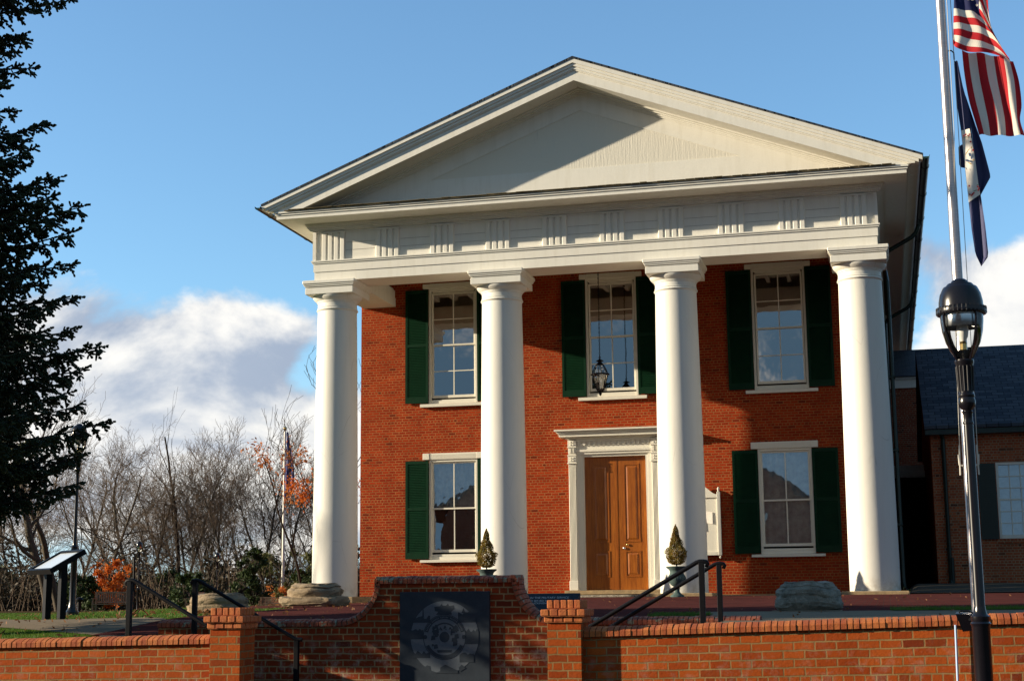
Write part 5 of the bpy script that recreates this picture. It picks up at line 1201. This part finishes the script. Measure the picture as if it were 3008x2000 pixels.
def grow(seed, h, lean=0.0, spread=.5, up=.30, rmin=.0068, r0=.15, fork=.28, dens=1.0, depth=4):
    rs = random.Random(seed); big = []; small = []; tips = []
    def branch(p, d, L_, r, lev):
        n = max(3, int(L_/(.42 if lev < 2 else .20))); st = L_/n; q = p.copy(); dd = d.copy(); rr = r; kids = []
        for i in range(n):
            w_ = .08 if lev == 0 else .16
            dd = (dd+Vector((rs.gauss(0, w_), rs.gauss(0, w_), rs.gauss(0, w_)+up*.10*lev))).normalized()
            q2 = q+dd*st; r2 = max(rmin, r*(1-.72*(i+1)/n))
            (big if rr > .022 else small).append((*q, *q2, rr, r2))
            f = (i+1)/n
            if lev < depth and f > (fork if lev == 0 else .12):
                k = rs.random()
                pr = (1.15 if lev == 0 else .85 if lev == 1 else .8)*dens
                while k < pr:
                    kids.append((q2.copy(), dd.copy(), r2, f)); k += 1
            q, rr = q2, r2
        tips.append(q.copy())
        for (kp, kd, kr, f) in kids:
            a = rs.uniform(0, 6.283); o_ = kd.orthogonal().normalized(); o2 = kd.cross(o_); side = (o_*math.cos(a)+o2*math.sin(a))
            sp = spread*rs.uniform(.7, 1.5) if lev else spread*rs.uniform(.8, 1.6)
            nd = (kd+side*sp+Vector((0, 0, up*.5))).normalized()
            l2 = L_*(.62-.30*f)*rs.uniform(.7, 1.25) if lev == 0 else L_*rs.uniform(.38, .62)*(1.1-.4*f)
            if l2 > .17: branch(kp, nd, l2, max(rmin, kr*rs.uniform(.36, .58)), lev+1)
    branch(Vector((0, 0, -.3)), Vector((lean, 0, 1)).normalized(), h, r0, 0)
    return big, small, tips
def make_tree(seed, h, label, group=None, mat_='bark', leaves=None, **k):
    big, small, tips = grow(seed, h, **k)
    t = thing('bare_tree' if not leaves else 'leafy_tree', (0, 0, 0), label, 'tree', group)
    V, Fc = seg_mesh(big, 6); bigmesh('trunk', V, Fc, mat_, t, smooth=True)
    V, Fc = seg_mesh(small, 3); bigmesh('crown', V, Fc, 'twig' if mat_ == 'bark' else mat_, t)
    if leaves:
        lm, cnt, size, zlo, zhi = leaves; rs = np.random.RandomState(seed); T = np.array([tuple(p) for p in tips]); T = T[(T[:, 2] > zlo) & (T[:, 2] < zhi)]
        cl = T[rs.randint(0, len(T), max(3, cnt//14))]; pts = cl[rs.randint(0, len(cl), cnt)]+rs.normal(size=(cnt, 3))*.16
        V, Fc = leafcloud(pts, size, rs, 1.3); bigmesh('leaves', V, Fc, lm, t)
    return t
def place(t, x, y, rz=0, s=1.0, dz=0.0): t.location = (x, y, float(H(x, y))-.05+dz); t.rotation_euler = (0, 0, rz); t.scale = (s, s, s)
GL = 'bare grey tree standing in the row beyond the lawn'; GG = 'bare trees beyond the lawn'
big1 = make_tree(3, 9.6, 'large bare grey tree with a thick trunk behind the reading sign', mat_='bark', r0=.22, spread=.75, up=.25, fork=.25, dens=.95); place(big1, -29.0, 25, 3.9)
big2 = make_tree(8, 10.4, 'tall bare tree whose top reaches above the spruce tips, leaning right', mat_='bark', r0=.17, lean=.03, spread=.42, fork=.35, dens=.75); place(big2, -29.6, 27, 3.3)
thin = make_tree(21, 9.8, 'thin dark bare pole of a tree with few short branches', mat_='bark_dark', r0=.14, spread=.35, fork=.45, dens=.35, depth=2); place(thin, -29.2, 38, 1)
oak = make_tree(14, 7.0, 'half bare tree with clusters of orange leaves beside the left column', mat_='bark_dark', leaves=('leaf_orange', 800, .045, .9, 4.6), r0=.09, spread=.45, dens=.7, depth=3); place(oak, -12.75, 16, 1.2)
oak2 = make_tree(17, 6.4, 'slender tree with dull russet leaves left of the orange one', mat_='bark_dark', leaves=('leaf_oak', 500, .05, 2.2, 6.2), r0=.07, spread=.5, dens=.6, depth=3); place(oak2, -14.6, 19, .4)
protos = [make_tree(31, 8.6, GL, GG, r0=.12, spread=.75, dens=.92, up=.2), make_tree(32, 9.0, GL, GG, r0=.14, spread=.95, dens=.8, up=.15), make_tree(37, 8.8, GL, GG, r0=.11, spread=.62, fork=.3, dens=.97, up=.26), make_tree(34, 9.4, GL, GG, r0=.11, spread=.65, dens=.75, up=.25, lean=.12)]
row = [(0, 20, 40, 1.05), (1, 290, 36, .98), (3, 250, 38, 1.0), (1, 395, 40, 1.0), (0, 430, 38, 1.08), (2, 520, 42, 1.05), (3, 480, 38, .95), (0, 560, 40, .95), (2, 690, 38, .98), (2, 740, 40, 1.02), (2, 640, 42, .98), (2, 800, 42, 1.0), (1, 860, 44, .9),
       (0, -60, 52, 1.1), (1, 60, 55, 1.1), (2, 150, 54, 1.15), (3, 330, 56, 1.2), (0, 455, 58, 1.15), (1, 590, 56, 1.1), (2, 615, 60, 1.1), (3, 700, 58, 1.1), (2, 770, 60, 1.1), (0, 830, 60, 1.1), (1, 905, 58, 1.0), (2, 960, 60, 1.1), (0, 205, 44, 1.1), (3, 105, 46, 1.0), (1, 345, 48, .9), (3, 520, 50, .95), (0, 650, 50, .9)]
t = copy_tree(thin); t['label'] = 'thin tree left of the frame whose soft shadow falls on the columns'; place(t, -33, -7.5, 2.0, 1.1)
used = set(); rr_ = random.Random(77)
for k, px, y, s_ in row:
    x = (-15.3+px*.00936)+(y-0)*(-.6393+.000278*px)       # along the sight line through that part of the lawn's far edge
    t = protos[k] if k not in used else copy_tree(protos[k]); used.add(k)
    place(t, x+rr_.uniform(-.3, .3), y, rr_.uniform(0, 6.28) if k != 3 else rr_.uniform(-.5, .5), .88*s_*rr_.uniform(.86, 1.08))

def shrub(name, X, Y, w_, h_, n, m_, size, label, cat='shrub', lumps=26, seed=1, taper=.6, z0=None):
    t = thing(name, (X, Y, float(H(X, Y)) if z0 is None else z0), label, cat); zb = t.location.z; rs = np.random.RandomState(seed)
    L_ = [(rs.normal(0, .28)*w_*(1-taper*q), rs.normal(0, .28)*w_*(1-taper*q), h_*(.12+.80*q), w_*rs.uniform(.08, .19)*(1-taper*q*.7)) for q in np.linspace(0, 1, lumps)]
    pts = []
    for lx, ly, lz, lr in L_:
        k = int(n/lumps); a = rs.normal(size=(k, 3)); a /= np.linalg.norm(a, axis=1)[:, None]; rad = lr*rs.uniform(.15, 1.35, (k, 1))*(1+.35*np.sin(a[:, :1]*6+lz*5)); pts.append(np.array([X+lx, Y+ly, zb+lz])+a*rad*np.array([1, 1, .9]))
    V, Fc = leafcloud(np.concatenate(pts), size, rs, 1.3); bigmesh('foliage', V, Fc, m_, t)
    b = MB()
    for k in range(5): a = k*1.256; b.tube([(X+.05*math.cos(a), Y+.05*math.sin(a), zb-.1), (X+L_[k][0]*.7, Y+L_[k][1]*.7, zb+h_*.45), (X+L_[-1-k][0]*.9, Y+L_[-1-k][1]*.9, zb+h_*.85)], [.04, .025, .008], 5)
    b.build('stem', 'bark_dark', t)
sx_ = lambda px, y: (-15.3+px*.00936)+y*(-.6393+.000278*px)
shrub('maple_shrub', sx_(312, 26), 26, 1.9, 2.25, 2600, 'leaf_orange', .055, 'blazing orange red shrub behind the wooden bench', seed=5, taper=.3)
shrub('evergreen_shrub', sx_(255, 25), 25, 1.9, 1.5, 3800, 'leaf_dark', .06, 'dark evergreen shrub left of the orange one', seed=6)
shrub('evergreen_shrub', sx_(560, 24), 24, 2.3, 1.55, 5200, 'leaf_dark', .055, 'green shrub behind the left stair rail and pale carved stone', seed=7)
shrub('cedar', sx_(725, 30), 30, 1.8, 2.9, 5200, 'leaf_dark', .05, 'dark upright cedar left of the far flagpole', 'tree', 26, 8, .75)
shrub('olive_shrub', sx_(795, 36), 36, 2.8, 2.9, 4200, 'leaf_olive', .07, 'olive green bush among the bare trees behind the far flagpole', seed=9, taper=.5)
shrub('evergreen_shrub', sx_(880, 22), 22, 1.8, 1.6, 4200, 'leaf_dark', .05, 'dark shrub between the far flagpole and the left column', seed=10)
shrub('low_shrub', sx_(838, 8), 8, .75, .75, 1300, 'leaf_olive', .03, 'small yellow green shrub at the foot of the far flagpole', seed=12, taper=.4)
shrub('red_shrub', sx_(812, 20), 20, 1.4, .9, 1200, 'leaf_oak', .035, 'low red leaved shrub right of the small bench', seed=13, taper=.4)
shrub('evergreen_shrub', sx_(-20, 36), 36, 3.2, 2.4, 4200, 'leaf_olive', .07, 'dull green bush at the left edge below the spruce', seed=14)
shrub('evergreen_shrub', sx_(30, 44), 44, 3.0, 2.6, 4200, 'leaf_olive', .075, 'olive bush at the far left edge of the wood', seed=30)
shrub('evergreen_shrub', sx_(190, 34), 34, 2.2, 1.8, 4200, 'leaf_dark', .075, 'dark bush behind the reading sign post', seed=190)
shrub('evergreen_shrub', sx_(430, 40), 40, 2.8, 2.0, 4200, 'leaf_olive', .075, 'olive bush behind the distant lamp post', seed=430)
shrub('evergreen_shrub', sx_(490, 34), 34, 2.4, 1.9, 4200, 'leaf_dark', .075, 'dark bush between the two distant lamp posts', seed=490)
shrub('evergreen_shrub', sx_(640, 40), 40, 3.0, 2.6, 4200, 'leaf_dark', .075, 'dark bush behind the right hand distant lamp post', seed=640)
shrub('evergreen_shrub', sx_(910, 34), 34, 2.6, 2.6, 4200, 'leaf_olive', .075, 'olive bush close behind the left column', seed=910)
# brush and young growth along the wood's edge
rs = np.random.RandomState(5); n = 190000; px = rs.uniform(-220, 1050, n); y = rs.uniform(31, 72, n); x = sx_(px, y); hz = rs.gamma(1.6, .60, n)*(1+.55*np.sin(px*.021)+.3*np.sin(px*.063+1)); hz = np.clip(hz, 0, 3.3)
V, Fc = leafcloud(np.column_stack([x, y, H(x, y)+hz*rs.uniform(.25, 1, n)]), .085, rs, 1.5)
S = []
for k in range(5200):
    p = rs.uniform(-220, 1050); yy = rs.uniform(30, 70); xx = sx_(p, yy); hh = rs.uniform(.8, 3.2); a, c = rs.normal(0, .22, 2); z = float(H(xx, yy)); S.append((xx, yy, z, xx+a*hh*.5, yy+c*hh*.5, z+hh*.55, .013, .010)); S.append((xx+a*hh*.5, yy+c*hh*.5, z+hh*.55, xx+a*hh*1.3, yy+c*hh*1.3, z+hh, .010, .004))
V2, F2 = seg_mesh(S, 3); o = bigmesh('undergrowth', np.concatenate([V, V2]), np.concatenate([Fc, F2+len(V)]), ['leaf_brush' if 'leaf_brush' in M else M.setdefault('leaf_brush', leafmat('brush', (.022, .024, .012), (.062, .040, .024), .1)).name and 'leaf_brush', 'twig'], mi=[0]*len(Fc)+[1]*len(F2))
tag(o, 'brown brush and saplings along the edge of the wood', 'undergrowth', kind='stuff')
# low wooded ridge far off
b = MB(); rr_ = random.Random(8); vs = []; fs = []; n = 90
for i in range(n+1):
    X = -330+i*5.2; top = 3.2+3.4*sm(-150, -290, X)+rr_.uniform(-.7, .7); vs += [(X, 255, -6), (X, 262, top*.7), (X, 272, top), (X, 330, -6)]
for i in range(n):
    for k in range(3): fs.append((i*4+k, i*4+4+k, i*4+5+k, i*4+1+k))
b.raw(vs, fs); tag(b.build('hills', 'far_wood' if 'far_wood' in M else M.setdefault('far_wood', simple('far_bare_wood', (.085, .05, .045), .95, var=.5, vs=.25)), smooth=60), 'low wooded ridge on the horizon', 'hills', kind='structure')
b = MB(); b.box(-26, -15, 29.0, 29.3, -.6, -.30)
# grass, fallen leaves
n = 70000; rs = np.random.RandomState(3); y = -20.9+rs.uniform(0, 1, n)**1.4*38; x = -2.2-rs.uniform(0, 1, n)*(9+(y+21)*.75)
k_ = ~((x > -12) & (np.abs((y+12.3)+(x+8.3)*(-.50)*-1*-1) < 0)); p_up = np.interp(-x, [.75, 3.4, 5, 8.3, 24], [-18.75, -14.8, -13.4, -11, -4]); p_lo = np.interp(-x, [.75, 2.1, 5, 12, 24], [-20.92, -18.6, -16.4, -12.5, -9])
inpath = (y > p_lo-.03) & (y < p_up+.03); tx = np.interp(y, [-18.7, -12.5, -7.4, -5, 3.1], [-2.2, -3.0, -4.2, -8.2, -8.2]); ok = ~inpath & ((x < tx-.03) | (y > 3.2)); x, y = x[ok], y[ok]; n = len(x)
h = rs.uniform(.018, .045, n); a = rs.uniform(0, 6.283, n); z = H(x, y); w_ = .004
P0 = np.column_stack([x-np.cos(a)*w_, y-np.sin(a)*w_, z]); P1 = np.column_stack([x+np.cos(a)*w_, y+np.sin(a)*w_, z]); P2 = np.column_stack([x+rs.normal(0, .012, n), y+rs.normal(0, .012, n), z+h])
tag(bigmesh('grass', np.stack([P0, P1, P2], 1).reshape(-1, 3), np.arange(3*n).reshape(n, 3), 'grass_blade'), 'short green grass of the left lawn', 'grass', kind='stuff')
xv = rs.uniform(6.6, 16, 9000); yv = rs.uniform(-15.3, -14.15, 9000); hv = rs.uniform(.02, .05, 9000); zv = H(xv, yv)+.018
xv2 = rs.uniform(3.95, 4.6, 1500); yv2 = rs.uniform(-17.4, -16.6, 1500); xv = np.r_[xv, xv2]; yv = np.r_[yv, yv2]; hv = np.r_[hv, rs.uniform(.02, .05, 1500)]; zv = np.r_[zv, H(xv2, yv2)+.02]; n = len(xv); a = rs.uniform(0, 6.28, n)
P0 = np.column_stack([xv-np.cos(a)*w_, yv-np.sin(a)*w_, zv]); P1 = np.column_stack([xv+np.cos(a)*w_, yv+np.sin(a)*w_, zv]); P2 = np.column_stack([xv+rs.normal(0, .012, n), yv+rs.normal(0, .012, n), zv+hv])
tag(bigmesh('verge_grass', np.stack([P0, P1, P2], 1).reshape(-1, 3), np.arange(3*n).reshape(n, 3), 'grass_blade'), 'grass blades on the verges behind the right wall', 'grass', kind='stuff')
n = 2600; x = rs.uniform(-14, 12, n); y = -20.8+rs.uniform(0, 1, n)**1.3*24; ok = ~((x > -.7) & (x < 5) & (y < -18.6)) & ~((np.abs(x) < 7.2) & (y > -.8)); keep = (x < -1) | (rs.uniform(0, 1, n) < .18); ok &= keep; x, y = x[ok], y[ok]
V, Fc = leafcloud(np.column_stack([x, y, H(x, y)+.022]), .022, rs, 1.5); tag(bigmesh('fallen_leaves', V, Fc, 'leaf_brown'), 'scattered brown fallen leaves on lawn and paving', 'leaves', kind='stuff')
# dead leafy sprays lying on the lawn
rr_ = random.Random(15)
for x, y, s_, lab in ((-4.6, -13.2, .5, 'dry brown branch lying on the lawn edge near the reading sign'), (-2.9, -14.1, .34, 'curled dry branch on the lawn left of the pale carved stone'), (-2.35, -14.3, .30, 'small forked dry branch by the end of the curved wall')):
    z = float(H(x, y)); b = MB()
    for k in range(4):
        a = rr_.uniform(-.5, .5)+(3.1 if k % 2 else 0); pts = [(x, y, z+.03)]; 
        for j in range(1, 5): pts.append((x+math.cos(a)*s_*j*.14, y+math.sin(a)*s_*j*.14, z+.03+.10*s_*math.sin(j*.9+k)*2))
        b.tube(pts, [.014, .012, .010, .008, .004], 5)
    o = thing('dry_branch', (x, y, z), lab, 'branch'); b.build('stem', 'leaf_brown', o)
    rs2 = np.random.RandomState(int(s_*100)); pts = np.array([x, y, z+.05])+rs2.normal(size=(26, 3))*np.array([.22, .10, .035])*s_*1.4; V, Fc = leafcloud(pts, .03, rs2, 1.6); bigmesh('leaves', V, Fc, 'leaf_brown', o)

# ------------------------------------------------------------------ spruce at the left edge
SP = thing('spruce_tree', (-6.0, -18.5, float(H(-6, -18.5))), 'big dark spruce tree filling the left edge of the picture', 'tree')
b = MB(); zb = SP.location.z; b.tube([(-6.0, -18.5, zb-.3)]+[(-6.0+.02*math.sin(k), -18.5, zb+k*1.0) for k in range(1, 11)], [.27]+[.25-.023*k for k in range(1, 11)], 10); b.build('trunk', 'bark_dark', SP)
prof = [(8.03, 2.87), (7.62, 2.46), (7.27, 2.54), (6.8, 2.14), (6.53, 1.80), (6.37, 2.12), (6.03, 2.42), (5.85, 2.56), (5.53, 2.24), (5.39, 2.62), (5.13, 2.85), (4.82, 2.48), (4.6, 3.0), (4.16, 2.93), (3.9, 2.51), (3.69, 2.93), (3.49, 2.53), (3.3, 3.16), (3.01, 3.04), (2.79, 3.16), (2.6, 2.80), (2.3, 3.26), (2.02, 3.17), (1.75, 3.09), (1.61, 2.83), (1.43, 2.5), (1.21, 2.47), (1.07, 2.1)][::-1]
pz = [p[0] for p in prof]; pr_ = [p[1] for p in prof]
rs = random.Random(42); shoots = []; wood_ = []
def sprig(p, d, L_, fine):
    """side twig with knobby shoots on both sides"""
    n = max(2, int(L_/(.042 if fine else .09))); q = p.copy(); dd = d.copy(); st = L_/n
    for i in range(n):
        dd = (dd+Vector((rs.gauss(0, .10), rs.gauss(0, .10), rs.gauss(0, .10)))).normalized(); q2 = q+dd*st; shoots.append((*q, *q2, .013 if fine else .026)); 
        for s_ in (-1, 1):
            if rs.random() < .80:
                side = dd.cross(Vector((0, 0, 1))); side = side.normalized() if side.length > .1 else Vector((1, 0, 0))
                e = (dd*.75+side*s_*.8+Vector((0, 0, rs.uniform(-.65, .45)))).normalized(); l3 = rs.uniform(.05, .12)*(1.15-i/n)*(1 if fine else 1.6)
                shoots.append((*q2, *(q2+e*l3), .0135 if fine else .028))
        q = q2
    shoots.append((*q, *(q+dd*.05), .016))
def bough(z, az, L_, fine):
    d = Vector((math.cos(az), math.sin(az), 0)); droop = rs.uniform(.0, .16); n = int(L_/.11); z0 = z+L_*droop*.9
    side = Vector((-d.y, d.x, 0)); prev = Vector((-6.0, -18.5, z0)); sway = rs.uniform(-.05, .05)
    for i in range(1, n+1):
        f = i/n; p = Vector((-6.0, -18.5, 0))+d*(L_*f)+side*(math.sin(f*3+sway*20)*.10*L_*.3); p.z = z0-L_*droop*math.sin(f*2.4)*1.0+(.12*max(0, f-.75)/.25)*(L_*.3)
        wood_.append((*prev, *p, .035*(1-f)+.008, .035*(1-(i+1)/(n+1))+.007))
        if f > .22:
            env = min(1, (1.02-f)/.45)*min(1, (f-.1)/.3)
            for s_ in (-1, 1):
                for rep_ in range(2 if fine else 1):
                    l2 = (.11+.33*env)*rs.uniform(.45, 1.1)*(L_/3.0)**.5; dv = (d*rs.uniform(.0, .8)+side*s_*rs.uniform(.2, 1.0)+Vector((0, 0, rs.uniform(-1.3, .55)))).normalized()
                    sprig(p, dv, l2, fine)
        prev = p
    sprig(prev, (d+Vector((0, 0, .35))).normalized(), .14, True)
for q_, (zz_, aa_) in enumerate(((1.30, .02), (1.45, .14), (1.20, -.12), (1.05, .05), (1.62, -.05))): bough(zz_, R(38.7)+aa_, (3.0, 2.8, 2.75, 2.3, 3.0)[q_], True)
z = .95
while z < 9.6:
    rz = float(np.interp(z, pz+[8.8, 9.7], pr_+[1.5, .2])); rz = 2.78+(rz-2.75)*1.3 if z < 8 else rz; nb = 10; off = rs.uniform(0, 6.28)
    for k in range(nb):
        az = off+k*2*math.pi/nb+rs.uniform(-.2, .2); rel = (az-R(38.7)+math.pi) % (2*math.pi)-math.pi; fine = abs(rel) < R(62) and z < 8.8
        bough(z+rs.uniform(-.08, .08), az, rz*(rs.uniform(.86, 1.0) if abs(rel) < .5 else rs.uniform(.85, 1.08)), fine)
    z += .27 if z < 9 else .5
S = np.array(shoots); p0, p1, r_ = S[:, :3], S[:, 3:6], S[:, 6:7]; d = p1-p0; Ln = np.linalg.norm(d, axis=1)[:, None]; d = d/Ln
ref = np.where(np.abs(d[:, 2:3]) > .9, [[1., 0, 0]], [[0, 0, 1.]]); u = np.cross(d, ref); u /= np.linalg.norm(u, axis=1)[:, None]; v = np.cross(d, u)
nr = np.random.RandomState(1); Vs = [p0]; 
for k, (f, s_) in enumerate(((.30, 1.0), (.85, 1.12))):
    c = p0+d*Ln*f
    for i in range(4): a = math.pi/2*i+k*.78; Vs.append(c+(u*math.cos(a)+v*math.sin(a))*r_*s_*nr.uniform(.65, 1.3, (len(S), 1)))
Vs.append(p1+d*.006); V = np.stack(Vs, 1).reshape(-1, 3); base = np.arange(len(S))[:, None]*10; Fc = []
for i in range(4):
    j = (i+1) % 4
    Fc += [base+np.array([[0, 1+i, 1+j]]), base+np.array([[1+i, 5+i, 1+j]]), base+np.array([[1+j, 5+i, 5+j]]), base+np.array([[5+i, 9, 5+j]])]
bigmesh('foliage', V, np.concatenate(Fc, 0), 'spruce', SP)
V, Fc = seg_mesh(wood_, 4); bigmesh('limbs', V, Fc, 'bark_dark', SP)
print('spruce shoots', len(S))
